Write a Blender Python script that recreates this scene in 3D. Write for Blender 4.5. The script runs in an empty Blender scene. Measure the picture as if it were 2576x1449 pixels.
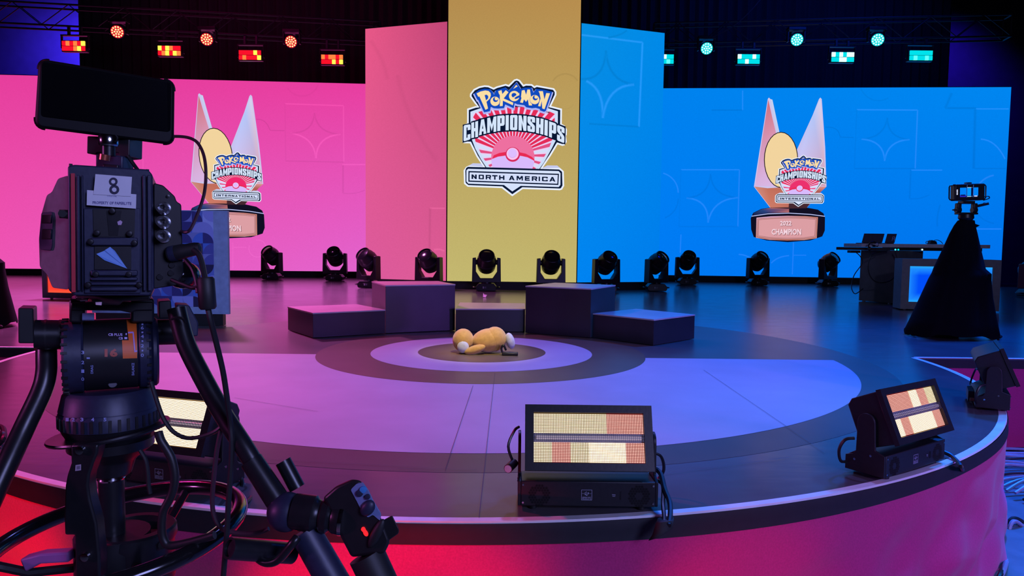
import bpy, bmesh, math, random
from mathutils import Vector, Matrix
random.seed(7)
SC = bpy.context.scene
COL = SC.collection
PI = math.pi
V = Vector

# ------------------------------------------------------------------ camera, world, lights, exposure
F_PX, PITCH, ROLL = 1783.5, .0651, .0114
W_PX, H_PX = 2576, 1449
S = .92                      # height of the stage deck
EYE = V((0, 0, 2.05))
_c, _s, _cp, _sp = math.cos(ROLL), math.sin(ROLL), math.cos(PITCH), math.sin(PITCH)
cam = bpy.data.cameras.new('camera')
cam.sensor_width = 36
cam.lens = F_PX * 36 / W_PX
cam.clip_start, cam.clip_end = .05, 200
co = bpy.data.objects.new('camera', cam)
COL.objects.link(co)
fw, r0, u0 = V((0, _cp, -_sp)), V((1, 0, 0)), V((0, _sp, _cp))
cx, cy, cz = r0 * _c + u0 * _s, u0 * _c - r0 * _s, -fw
co.matrix_world = Matrix(((cx.x, cy.x, cz.x, EYE.x), (cx.y, cy.y, cz.y, EYE.y), (cx.z, cy.z, cz.z, EYE.z), (0, 0, 0, 1)))
SC.camera = co
SC.view_settings.view_transform = 'Standard'
SC.view_settings.look = 'None'
SC.view_settings.exposure = 0
SC.view_settings.gamma = 1
SC.view_settings.use_curve_mapping = False
SC.cycles.use_denoising = True
SC.cycles.max_bounces = 6
SC.cycles.sample_clamp_indirect = 4
world = bpy.data.worlds.new('world')
SC.world = world
world.use_nodes = True
world.node_tree.nodes['Background'].inputs[0].default_value = (.002, .002, .006, 1)
world.node_tree.nodes['Background'].inputs[1].default_value = 1


def lamp(name, kind, loc, target, energy, color, size=.5, angle=60, blend=.6):
    d = bpy.data.lights.new(name, kind)
    d.energy = energy
    d.color = color
    if kind == 'SPOT':
        d.spot_size = math.radians(angle)
        d.spot_blend = blend
        d.shadow_soft_size = size
    elif kind == 'AREA':
        d.shape = 'DISK'
        d.size = size
        d.spread = math.radians(angle)
    else:
        d.shadow_soft_size = size
    o = bpy.data.objects.new(name, d)
    COL.objects.link(o)
    o.location = loc
    o.rotation_euler = (V(target) - V(loc)).to_track_quat('-Z', 'Y').to_euler()
    return o


# stage wash lamps above and in front of the frame, with added fill spots
lamp('wash_magenta', 'SPOT', (-6.5, 10.5, 9.5), (-4.6, 7.4, S), 1500, (1, .0, .15), .5, 60, 1)
lamp('back_magenta', 'SPOT', (-7.5, 16, 9.5), (-6, 13.2, S), 12500, (.95, .20, .85), .5, 80, 1)
lamp('wash_blue', 'SPOT', (7.5, 10.5, 9.5), (4.8, 7.0, S), 8800, (.0, .12, 1), .5, 62, 1)
lamp('back_blue', 'SPOT', (8.5, 16, 9.5), (7, 13.2, S), 500, (0, .02, 1), .5, 80, 1)
lamp('wash_centre', 'SPOT', (.5, 9.0, 10.0), (-.2, 5.2, S), 2400, (.22, .25, 1), .4, 46, 1)
lamp('left_front', 'SPOT', (-7, 6.5, 9), (-2.6, 3.4, S), 2300, (1, .02, .25), .4, 42, 1)
lamp('plush_warm_fill', 'SPOT', (1.0, 3.0, 9.5), (-.33, 7.1, 1.0), 3800, (1, .86, .34), .2, 8, 1)  # added narrow yellow spot that keeps the plush mustard
lamp('skirt_red_fill_left', 'SPOT', (-2.6, 1.9, .15), (-2.7, 3.5, .40), 100, (1, .004, .02), .08, 76, .7)  # added floor spot, out of view, reddening only the skirt
lamp('skirt_red_fill_centre', 'SPOT', (-.7, 1.45, .15), (-.5, 2.8, .42), 115, (1, .006, .02), .06, 58, .7)  # added floor spot for the red patch at mid skirt
lamp('skirt_red_fill_right', 'SPOT', (.85, 1.6, .15), (.95, 3.0, .45), 32, (1, .006, .08), .06, 44, .8)  # added weaker floor spot for the red patch further right
lamp('front_blue', 'SPOT', (9, -3.5, 3.4), (4.2, 4.2, .3), 2100, (.36, .12, 1), .3, 46, 1)
lamp('house_blue', 'AREA', (4, -3.5, 4.2), (-1, 3, 1.2), 200, (.40, .42, 1), 2.5, 150)
lamp('wall_blue_left', 'SPOT', (-14.5, 23.2, 10.2), (-15.5, 25.9, 6.5), 5600, (.05, .02, 1), .3, 120, 1)
lamp('wall_blue_left_top', 'SPOT', (-12.5, 23.0, 7.0), (-14.0, 25.9, 9.0), 11000, (.07, .03, 1), .3, 90, 1)
lamp('wall_blue_right', 'SPOT', (15.0, 23.2, 10.2), (15.0, 25.9, 7.0), 1600, (.04, .01, 1), .3, 110, 1)
lamp('curtain_blue_glow_fill', 'SPOT', (9, 14, 10.6), (8, 22.5, 8.0), 1500, (.0, .06, 1), .4, 80, 1)  # added; stands in for the haze glow of the cyan lamps
lamp('curtain_red_glow_fill', 'SPOT', (-8, 14, 10.6), (-7, 22.5, 8.0), 500, (1, .0, .35), .4, 80, 1)  # added; gives the left curtain a dim red glow
lamp('lectern_fill', 'SPOT', (2, -5, 6.5), (-4.1, 9.1, 1.8), 5200, (.30, .46, 1), .3, 11, .8)  # added fill to brighten the lectern front
lamp('desk_fill', 'SPOT', (3, -5, 7.5), (7.6, 13.6, 1.7), 1500, (.5, .5, .9), .3, 12, .8)  # added fill to brighten the desk and its pedestal
lamp('camera_side_fill', 'SPOT', (-5, -1.2, 3.0), (-.64, 1.0, 2.05), 260, (1, .18, .85), .2, 24, .8)  # added pink fill for the left side of the camera rig
lamp('floor_blue_fill', 'SPOT', (8.5, 5.5, 6), (5.3, 4.6, 0), 900, (0, .26, 1), .3, 46, .8)  # added blue fill over the hall floor and cables at right
lamp('podium_fill', 'SPOT', (4, -5, 5), (1.25, 8.3, 1.2), 300, (.42, .66, 1), .3, 5.5, .9)  # added soft fill for the right podium fronts
lamp('deck_right_fill', 'SPOT', (7, 6.5, 9), (2.8, 3.4, S), 2300, (0, .26, 1), .4, 36, 1)  # added fill to turn the front right deck bluer


# ------------------------------------------------------------------ helpers
def ray(px, py):
    dx, dy = px - W_PX / 2, py - H_PX / 2
    u = (_c * dx + _s * dy) / F_PX
    v = -(-_s * dx + _c * dy) / F_PX
    return V((u, _cp + v * _sp, -_sp + v * _cp))


def on_y(px, py, y):
    r = ray(px, py)
    return EYE + r * (y / r.y)


def on_z(px, py, z=S):
    r = ray(px, py)
    return EYE + r * ((z - EYE.z) / r.z)


def on_plane(px, py, p0, p1, off=0):
    n = V((p1[1] - p0[1], p0[0] - p1[0], 0)).normalized()      # vertical plane through two floor points
    if n.y > 0:
        n = -n
    r = ray(px, py)
    t = (V((p0[0], p0[1], 0)) - EYE).dot(n) / r.dot(n)
    return EYE + r * t + n * off


def lin(c):
    return c / 12.92 if c <= .04045 else ((c + .055) / 1.055) ** 2.4


def srgb(r, g, b):
    return (lin(r / 255), lin(g / 255), lin(b / 255), 1)


MATS = {}


def mat(name, rgb, rough=.5, metal=0, var=.12, scale=14, bump=0, spec=.5, sheen=0, coat=0, trans=0, emit=None, es=1):
    if name in MATS:
        return MATS[name]
    m = bpy.data.materials.new(name)
    m.use_nodes = True
    nt = m.node_tree
    b = nt.nodes['Principled BSDF']
    b.inputs['Roughness'].default_value = rough
    b.inputs['Metallic'].default_value = metal
    b.inputs['Specular IOR Level'].default_value = spec
    if sheen:
        b.inputs['Sheen Weight'].default_value = sheen
    if coat:
        b.inputs['Coat Weight'].default_value = coat
        b.inputs['Coat Roughness'].default_value = .15
    if trans:
        b.inputs['Transmission Weight'].default_value = trans
    tc = nt.nodes.new('ShaderNodeTexCoord')
    nz = nt.nodes.new('ShaderNodeTexNoise')
    nz.inputs['Scale'].default_value = scale
    nz.inputs['Detail'].default_value = 5
    nt.links.new(tc.outputs['Object'], nz.inputs['Vector'])
    rp = nt.nodes.new('ShaderNodeValToRGB')
    rp.color_ramp.elements[0].position = .3
    rp.color_ramp.elements[1].position = .7
    rp.color_ramp.elements[0].color = tuple(x * (1 - var) for x in rgb[:3]) + (1,)
    rp.color_ramp.elements[1].color = tuple(min(1, x * (1 + var)) for x in rgb[:3]) + (1,)
    nt.links.new(nz.outputs['Fac'], rp.inputs['Fac'])
    nt.links.new(rp.outputs['Color'], b.inputs['Base Color'])
    if bump:
        bp = nt.nodes.new('ShaderNodeBump')
        bp.inputs['Strength'].default_value = bump
        bp.inputs['Distance'].default_value = .01
        nt.links.new(nz.outputs['Fac'], bp.inputs['Height'])
        nt.links.new(bp.outputs['Normal'], b.inputs['Normal'])
    if emit:
        b.inputs['Emission Color'].default_value = emit
        b.inputs['Emission Strength'].default_value = es
    MATS[name] = m
    return m


def emat(name, rgb, strength=1, sample=True):
    if name in MATS:
        return MATS[name]
    m = bpy.data.materials.new(name)
    m.use_nodes = True
    nt = m.node_tree
    nt.nodes.clear()
    e = nt.nodes.new('ShaderNodeEmission')
    e.inputs[0].default_value = rgb
    e.inputs[1].default_value = strength
    o = nt.nodes.new('ShaderNodeOutputMaterial')
    nt.links.new(e.outputs[0], o.inputs[0])
    if not sample:
        m.cycles.emission_sampling = 'NONE'
    MATS[name] = m
    return m


def vmat(name, emissive, rough=.5, grain=0, sample=True, strength=1):
    """colour comes from the mesh's own colour attribute: a lit picture, or ink on a surface"""
    if name in MATS:
        return MATS[name]
    m = bpy.data.materials.new(name)
    m.use_nodes = True
    nt = m.node_tree
    a = nt.nodes.new('ShaderNodeAttribute')
    a.attribute_name = 'Col'
    src = a.outputs['Color']
    if grain:
        tc = nt.nodes.new('ShaderNodeTexCoord')
        mp = nt.nodes.new('ShaderNodeMapping')
        mp.inputs['Scale'].default_value = (1, 1, 3)
        nz = nt.nodes.new('ShaderNodeTexNoise')
        nz.inputs['Scale'].default_value = 26
        nz.inputs['Detail'].default_value = 3
        mr = nt.nodes.new('ShaderNodeMapRange')
        mr.inputs['From Min'].default_value = .3
        mr.inputs['From Max'].default_value = .7
        mr.inputs['To Min'].default_value = 1 - grain
        mr.inputs['To Max'].default_value = 1 + grain
        mx = nt.nodes.new('ShaderNodeVectorMath')
        mx.operation = 'SCALE'
        nt.links.new(tc.outputs['Object'], mp.inputs[0])
        nt.links.new(mp.outputs[0], nz.inputs['Vector'])
        nt.links.new(nz.outputs['Fac'], mr.inputs['Value'])
        nt.links.new(src, mx.inputs[0])
        nt.links.new(mr.outputs[0], mx.inputs['Scale'])
        src = mx.outputs[0]
    b = nt.nodes['Principled BSDF']
    if emissive:
        nt.nodes.remove(b)
        e = nt.nodes.new('ShaderNodeEmission')
        e.inputs[1].default_value = strength
        nt.links.new(src, e.inputs[0])
        nt.links.new(e.outputs[0], nt.nodes['Material Output'].inputs[0])
        if not sample:
            m.cycles.emission_sampling = 'NONE'
    else:
        b.inputs['Roughness'].default_value = rough
        nt.links.new(src, b.inputs['Base Color'])
    MATS[name] = m
    return m


def link(o, parent=None):
    COL.objects.link(o)
    if parent is not None:
        o.parent = parent
    return o


def tag(o, label=None, cat=None, group=None, kind=None):
    if label:
        o['label'] = label
    if cat:
        o['category'] = cat
    if group:
        o['group'] = group
    if kind:
        o['kind'] = kind
    return o


def thing(name, label, cat, loc=(0, 0, 0), rz=0, group=None):
    o = bpy.data.objects.new(name, None)
    o.empty_display_size = .1
    COL.objects.link(o)
    o.location = loc
    o.rotation_euler = (0, 0, rz)
    return tag(o, label, cat, group)


def dup(root, loc, rz=0, label=None):
    r = root.copy()
    COL.objects.link(r)
    r.location = loc
    r.rotation_euler = (0, 0, rz)
    if label:
        r['label'] = label

    def rec(src, dst):
        for ch in list(src.children):
            c = ch.copy()
            COL.objects.link(c)
            c.parent = dst
            rec(ch, c)
    rec(root, r)
    return r


def spline(pts, k=6, closed=False):
    pts = [V(p) for p in pts]
    n = len(pts)
    out = []
    for i in range(n if closed else n - 1):
        g = (lambda j: pts[j % n]) if closed else (lambda j: pts[max(0, min(n - 1, j))])
        a, b, c, d = g(i - 1), g(i), g(i + 1), g(i + 2)
        for q in range(k):
            t = q / k
            out.append(.5 * ((2 * b) + (c - a) * t + (2 * a - 5 * b + 4 * c - d) * t * t + (3 * b - a - 3 * c + d) * t ** 3))
    if not closed:
        out.append(pts[-1])
    return out


class MB:
    """collects shapes and links them as one mesh object"""

    def __init__(self, origin=(0, 0, 0)):
        self.v, self.f, self.o = [], [], V(origin)

    def poly(self, pts):
        n = len(self.v)
        self.v += [V(p) for p in pts]
        self.f.append(list(range(n, n + len(pts))))
        return self

    def prism(self, pts, ext):
        n, k = len(self.v), len(pts)
        ext = V(ext)
        self.v += [V(p) for p in pts] + [V(p) + ext for p in pts]
        self.f.append(list(range(n, n + k)))
        self.f.append(list(range(n + 2 * k - 1, n + k - 1, -1)))
        for i in range(k):
            j = (i + 1) % k
            self.f.append([n + i, n + k + i, n + k + j, n + j])
        return self

    def box(self, c, size, rot=None):
        x, y, z = (s / 2 for s in size)
        pts = [V((-x, -y, -z)), V((x, -y, -z)), V((x, y, -z)), V((-x, y, -z))]
        up = V((0, 0, 2 * z))
        if rot is not None:
            pts = [rot @ p for p in pts]
            up = rot @ up
        return self.prism([p + V(c) for p in pts], up)

    def frame(self, axis):
        a = V(axis).normalized()
        t = V((0, 0, 1)) if abs(a.z) < .9 else V((1, 0, 0))
        x = a.cross(t).normalized()
        return a, x, a.cross(x)

    def lathe(self, prof, p0, axis, n=20):
        a, x, y = self.frame(axis)
        p0 = V(p0)
        rings = []
        for r, h in prof:
            if r <= 1e-6:
                self.v.append(p0 + a * h)
                rings.append([len(self.v) - 1])
            else:
                b = len(self.v)
                for i in range(n):
                    t = 2 * PI * i / n
                    self.v.append(p0 + a * h + (x * math.cos(t) + y * math.sin(t)) * r)
                rings.append(list(range(b, b + n)))
        for A, B in zip(rings, rings[1:]):
            for i in range(n):
                j = (i + 1) % n
                if len(A) == 1 and len(B) == 1:
                    continue
                if len(A) == 1:
                    self.f.append([A[0], B[i], B[j]])
                elif len(B) == 1:
                    self.f.append([A[i], B[0], A[j]])
                else:
                    self.f.append([A[i], B[i], B[j], A[j]])
        for R, rev in ((rings[0], True), (rings[-1], False)):
            if len(R) > 2:
                self.f.append(R[::-1] if rev else R[:])
        return self

    def cyl(self, p0, p1, r0, r1=None, n=16):
        d = V(p1) - V(p0)
        return self.lathe([(r0, 0), (r0 if r1 is None else r1, d.length)], p0, d, n)

    def tube(self, path, r, n=8, closed=False):
        path = [V(p) for p in path]
        m = len(path)
        rs = r if isinstance(r, (list, tuple)) else [r] * m
        t0 = (path[1] - path[0])
        a, x, y = self.frame(t0)
        rings = []
        for i, p in enumerate(path):
            if closed:
                t = path[(i + 1) % m] - path[i - 1]
            else:
                t = path[min(m - 1, i + 1)] - path[max(0, i - 1)]
            t = t.normalized() if t.length > 1e-9 else a
            x = (x - t * x.dot(t))
            x = x.normalized() if x.length > 1e-6 else self.frame(t)[1]
            y = t.cross(x)
            b = len(self.v)
            for q in range(n):
                g = 2 * PI * q / n
                self.v.append(p + (x * math.cos(g) + y * math.sin(g)) * rs[i])
            rings.append(list(range(b, b + n)))
        pairs = list(zip(rings, rings[1:])) + ([(rings[-1], rings[0])] if closed else [])
        for A, B in pairs:
            for i in range(n):
                j = (i + 1) % n
                self.f.append([A[i], B[i], B[j], A[j]])
        if not closed:
            self.f.append(rings[0][::-1])
            self.f.append(rings[-1][:])
        return self

    def ball(self, c, r, n=20, m=12, rot=None):
        rx, ry, rz = r if isinstance(r, (list, tuple)) else (r, r, r)
        b = len(self.v)
        for i in range(m + 1):
            ph = PI * i / m
            for j in range(n):
                th = 2 * PI * j / n
                p = V((rx * math.sin(ph) * math.cos(th), ry * math.sin(ph) * math.sin(th), rz * math.cos(ph)))
                if rot is not None:
                    p = rot @ p
                self.v.append(V(c) + p)
        for i in range(m):
            for j in range(n):
                k = (j + 1) % n
                self.f.append([b + i * n + j, b + (i + 1) * n + j, b + (i + 1) * n + k, b + i * n + k])
        return self

    def grid(self, rows):
        b = len(self.v)
        n = len(rows[0])
        for r in rows:
            self.v += [V(p) for p in r]
        for i in range(len(rows) - 1):
            for j in range(n - 1):
                self.f.append([b + i * n + j, b + (i + 1) * n + j, b + (i + 1) * n + j + 1, b + i * n + j + 1])
        return self

    def build(self, name, material, parent=None, bevel=0, smooth=True, recalc=True, weld=True, subsurf=0, kind=None, label=None):
        me = bpy.data.meshes.new(name)
        me.from_pydata([tuple(p - self.o) for p in self.v], [], self.f)
        if recalc:
            bm = bmesh.new()
            bm.from_mesh(me)
            if weld:
                bmesh.ops.remove_doubles(bm, verts=bm.verts, dist=1e-6)
            bmesh.ops.recalc_face_normals(bm, faces=bm.faces)
            bm.to_mesh(me)
            bm.free()
        if smooth:
            me.polygons.foreach_set('use_smooth', [True] * len(me.polygons))
            me.set_sharp_from_angle(angle=math.radians(38))
        me.materials.append(material)
        o = bpy.data.objects.new(name, me)
        link(o, parent)
        if bevel:
            md = o.modifiers.new('bevel', 'BEVEL')
            md.width = bevel
            md.segments = 2
            md.limit_method = 'ANGLE'
            md.angle_limit = math.radians(40)
        if subsurf:
            md = o.modifiers.new('sub', 'SUBSURF')
            md.levels = md.render_levels = subsurf
        if kind:
            o['kind'] = kind
        if label:
            o['label'] = label
        return o


class PB:
    """flat coloured polygons (print or a lit picture); every corner has its colour"""

    def __init__(self, origin=(0, 0, 0)):
        self.v, self.f, self.c, self.o = [], [], [], V(origin)

    def poly(self, pts, col):
        n = len(self.v)
        self.v += [V(p) for p in pts]
        self.c += list(col) if isinstance(col, list) else [col] * len(pts)
        self.f.append(list(range(n, n + len(pts))))

    def mesh(self, verts, faces, col):
        n = len(self.v)
        self.v += [V(p) for p in verts]
        self.c += [col] * len(verts)
        self.f += [[n + i for i in f] for f in faces]

    def build(self, name, material, parent=None, label=None, kind=None):
        me = bpy.data.meshes.new(name)
        me.from_pydata([tuple(p - self.o) for p in self.v], [], self.f)
        at = me.color_attributes.new('Col', 'FLOAT_COLOR', 'POINT')
        at.data.foreach_set('color', [x for c in self.c for x in c])
        me.materials.append(material)
        o = bpy.data.objects.new(name, me)
        link(o, parent)
        if label:
            o['label'] = label
        if kind:
            o['kind'] = kind
        return o


_TXT = {}


def text_mesh(s, bold=.02):
    """letter outlines as triangles, cap height 1, starting at x=0"""
    key = (s, bold)
    if key not in _TXT:
        cu = bpy.data.curves.new('letters', 'FONT')
        cu.body = s
        cu.size = 1
        cu.offset = bold
        cu.resolution_u = 2
        o = bpy.data.objects.new('letters', cu)
        COL.objects.link(o)
        me = o.evaluated_get(bpy.context.evaluated_depsgraph_get()).to_mesh()
        vs = [(v.co.x, v.co.y) for v in me.vertices]
        fs = [list(p.vertices) for p in me.polygons]
        bpy.data.objects.remove(o)
        bpy.data.curves.remove(cu)
        x0, x1 = min(v[0] for v in vs), max(v[0] for v in vs)
        y0, y1 = min(v[1] for v in vs), max(v[1] for v in vs)
        _TXT[key] = ([((x - x0) / (y1 - y0), (y - y0) / (y1 - y0)) for x, y in vs], fs, (x1 - x0) / (y1 - y0))
    return _TXT[key]


def put_text(pb, s, c, xd, yd, h, col, w=None, bold=.02, fn=None):
    """centre c, unit directions xd / yd, letter height h, optional total width w; fn maps (a, b) to a point instead"""
    vs, fs, asp = text_mesh(s, bold)
    w = w or h * asp
    if fn:
        P = [fn(x / asp, y) for x, y in vs]
    else:
        P = [V(c) + V(xd) * (x / asp - .5) * w + V(yd) * (y - .5) * h for x, y in vs]
    pb.mesh(P, fs, col)


# ------------------------------------------------------------------ common materials
M_BLACK = mat('black_plastic', (.012, .012, .014), .38, scale=40)
M_METAL = mat('black_painted_metal', (.014, .014, .017), .32, .2, scale=60, bump=.02)
M_DARK = mat('dark_grey_metal', (.035, .037, .045), .42, .3, scale=50)
M_CHROME = mat('chrome', (.6, .6, .62), .15, 1, .05)
M_RUBBER = mat('black_rubber', (.01, .01, .011), .55, scale=80, bump=.03)
M_CLOTH = mat('black_drape', (.006, .006, .009), .9, scale=90, bump=.05, spec=.1)
M_INK = vmat('printed_ink', False, .45)
M_PIC = vmat('screen_picture', True, grain=.035)
M_LOGO = vmat('screen_emblem', True, sample=False)

# ------------------------------------------------------------------ the room
def structure(name, mb, m):
    o = mb.build(name, m, smooth=False)
    o['kind'] = 'structure'
    return o


M_WALL = mat('wall_dark', (.035, .035, .045), .8, scale=3)
M_BLKWALL = mat('house_dark', (.01, .01, .012), .9, scale=3)
M_FLOOR = mat('hall_floor', (.16, .17, .18), .55, var=.2, scale=5, bump=.05)
structure('floor', MB().box((0, 9, -.1), (44, 36, .2)), M_FLOOR)
structure('wall_back', MB().box((0, 26.1, 5.75), (44, .2, 11.5)), M_WALL)
structure('wall_left', MB().box((-21.9, 9, 5.75), (.2, 33.9, 11.5)), M_BLKWALL)
structure('wall_right', MB().box((21.9, 9, 5.75), (.2, 33.9, 11.5)), M_BLKWALL)
structure('wall_front', MB().box((0, -8.1, 5.75), (43.6, .2, 11.5)), M_BLKWALL)
structure('ceiling', MB().box((0, 9, 11.6), (44, 36, .2)), M_BLKWALL)

# ------------------------------------------------------------------ the stage
CX, CY, RT, YF = -.30, 7.20, 4.41, 7.15
stage = thing('stage', 'dark stage with a round thrust printed with concentric circles', 'stage', (CX, CY, 0))
O = (CX, CY, 0)


def arc(r, a0, a1, n, z, c=(CX, CY)):
    return [V((c[0] + r * math.cos(a0 + (a1 - a0) * i / n), c[1] + r * math.sin(a0 + (a1 - a0) * i / n), z)) for i in range(n + 1)]


def deck_material():
    m = mat('deck_vinyl', (.115, .10, .115), .36, var=.16, scale=1.6, spec=.36)
    nt = m.node_tree
    b = nt.nodes['Principled BSDF']
    tc = nt.nodes.new('ShaderNodeTexCoord')
    mp = nt.nodes.new('ShaderNodeMapping')
    mp.inputs['Scale'].default_value = (1.2, 3.5, 1)
    nz = nt.nodes.new('ShaderNodeTexNoise')
    nz.inputs['Scale'].default_value = 2.2
    nz.inputs['Detail'].default_value = 8
    mr = nt.nodes.new('ShaderNodeMapRange')
    mr.inputs['To Min'].default_value = .15
    mr.inputs['To Max'].default_value = .26
    bp = nt.nodes.new('ShaderNodeBump')
    bp.inputs['Strength'].default_value = .05
    bp.inputs['Distance'].default_value = .02
    L = nt.links.new
    L(tc.outputs['Object'], mp.inputs[0])
    L(mp.outputs[0], nz.inputs['Vector'])
    L(nz.outputs['Fac'], mr.inputs['Value'])
    L(mr.outputs[0], b.inputs['Roughness'])
    L(nz.outputs['Fac'], bp.inputs['Height'])
    L(bp.outputs['Normal'], b.inputs['Normal'])
    return m


M_DECK = deck_material()
M_PALE = mat('pale_print', (.52, .47, .55), .45, var=.05, scale=2.5, spec=.3)
M_RING = mat('dark_print', (.14, .10, .065), .38, var=.10, scale=2.5, spec=.35)
M_RING2 = mat('dark_print_outer', (.105, .09, .082), .34, var=.12, scale=2, spec=.3)
a_r = math.asin((YF - CY) / RT)
outline = arc(RT, PI - a_r, 2 * PI + a_r, 96, S)
outline = [V((-17, YF, S))] + outline + [V((17, YF, S)), V((17, 22.3, S)), V((-17, 22.3, S))]
MB(O).prism(outline, (0, 0, -.05)).build('deck', M_DECK, stage, smooth=False)


def disc(name, r, dz, m):
    MB(O).poly(arc(r, 0, 2 * PI, 120, S + dz)[:-1]).build(name, m, stage, smooth=False, recalc=False)


disc('outer_ring', 3.80, .0010, M_RING2)
# half annulus of pale print, cut straight across
yl = 6.93 - CY
ao, ai = math.asin(yl / 3.487), math.asin(yl / 1.645)
half = arc(3.487, PI - ao, 2 * PI + ao, 90, S + .002) + arc(1.645, 2 * PI + ai, PI - ai, 60, S + .002)
MB(O).poly(half).build('pale_half_ring', M_PALE, stage, smooth=False, recalc=False)
disc('dark_ring', 1.645, .003, M_RING)
disc('pale_ring', 1.12, .004, M_PALE)
disc('centre_disc', .65, .005, M_RING)
M_SEAM = mat('deck_seam', (.06, .055, .06), .6)
seams = [((1770, 930), (2075, 1138)), ((1190, 970), (1120, 1180)), ((1245, 938), (1205, 1300)), ((1000, 1178), (1200, 1181)),
         ((1080, 1176), (620, 1152)), ((2080, 897), (2300, 897)), ((1650, 1195), (1985, 1150)), ((590, 1000), (800, 1035))]
for (a, b) in seams:
    p, q = on_z(*a, z=S + .0062), on_z(*b, z=S + .0062)
    d = (q - p).normalized() * .0013
    d = V((-d.y, d.x, 0))
    MB(O).poly([p - d, q - d, q + d, p + d]).build('seam', M_SEAM, stage, smooth=False, recalc=False)
# pale strip along the edge, black band and red skirt
M_TRIM = mat('pale_edge_tape', (.85, .82, .88), .5, var=.08, scale=8)
M_BAND = mat('black_band', (.014, .014, .02), .7, scale=30, bump=.05)
M_SKIRT = mat('red_skirt_fabric', (.60, .035, .20), .8, var=.1, scale=120, bump=.05, sheen=.3, spec=.2)
e0, e1 = PI - a_r, 2 * PI + a_r
rows = [arc(RT - .045, e0, e1, 120, S + .001), arc(RT, e0, e1, 120, S + .003), arc(RT + .004, e0, e1, 120, S - .006)]
MB(O).grid(rows).build('edge_tape', M_TRIM, stage)
for x0, x1 in ((-17, CX - 4.41), (CX + 4.41, 17)):
    MB(O).box(((x0 + x1) / 2, YF + .015, S + .001), (x1 - x0, .045, .006)).build('edge_tape', M_TRIM, stage, smooth=False)
    MB(O).box(((x0 + x1) / 2, YF - .012, S - .055), (x1 - x0, .02, .085)).build('edge_band', M_BAND, stage, smooth=False)
rows = []
for z, dr in ((S - .006, .008), (S - .03, .014), (S - .05, .012), (S - .088, .016)):
    rows.append([V((CX + (RT + dr + .002 * math.sin(23 * t)) * math.cos(t), CY + (RT + dr) * math.sin(t),
                    z - (.006 * math.sin(9 * t) + .008 * math.sin(3.1 * t) if z < S - .06 else 0)))
                 for t in [e0 + (e1 - e0) * i / 160 for i in range(161)]])
MB(O).grid(rows).build('edge_band', M_BAND, stage)
rows = []
nz_ = 40
for k in range(nz_ + 1):
    g = k / nz_
    z = S - .075 - (S - .08) * g
    row = []
    for i in range(361):
        t = e0 + (e1 - e0) * i / 360
        fold = .022 * math.sin(17 * t + 5 * g + 1.3 * math.sin(6 * t)) + .010 * math.sin(41 * t - 9 * g) + .016 * math.sin(9 * t + 8 * g) + .012 * math.sin(58 * t + 12 * g + 2 * math.sin(7 * t)) + .013 * math.sin(15 * g + 3.2 * math.sin(6.5 * t) + 20 * t)
        rr = RT + .004 + fold * (.06 + .94 * min(1, 2.2 * g))
        row.append(V((CX + rr * math.cos(t), CY + rr * math.sin(t), max(z, .004))))
    rows.append(row)
MB(O).grid(rows).build('skirt', M_SKIRT, stage)
for x0, x1 in ((-17, CX - 4.43), (CX + 4.43, 17)):
    rows = []
    for k in range(5):
        rows.append([V((x0 + (x1 - x0) * i / 160, YF - .002 + .016 * math.sin(i * .9 + k * .3) * (.2 + .2 * k), S - .07 - (S - .075) * k / 4)) for i in range(161)])
    MB(O).grid(rows).build('skirt', M_SKIRT, stage)
# carcass behind the skirts so that the deck rests on something
MB(O).prism([V((p.x * .985 + CX * .015, p.y * .985 + CY * .015 + .05, 0)) for p in arc(RT - .06, e0, e1, 60, 0)], (0, 0, S - .06)).build('riser', M_BLACK, stage, smooth=False)
MB(O).box((0, (YF + .3 + 22.2) / 2, (S - .06) / 2), (33.6, 22.2 - YF - .3, S - .06)).build('riser', M_BLACK, stage, smooth=False)
#@@SCREENS@@
# ------------------------------------------------------------------ LED screens
M_CAB = mat('screen_cabinet', (.012, .012, .014), .6, scale=20)


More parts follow.
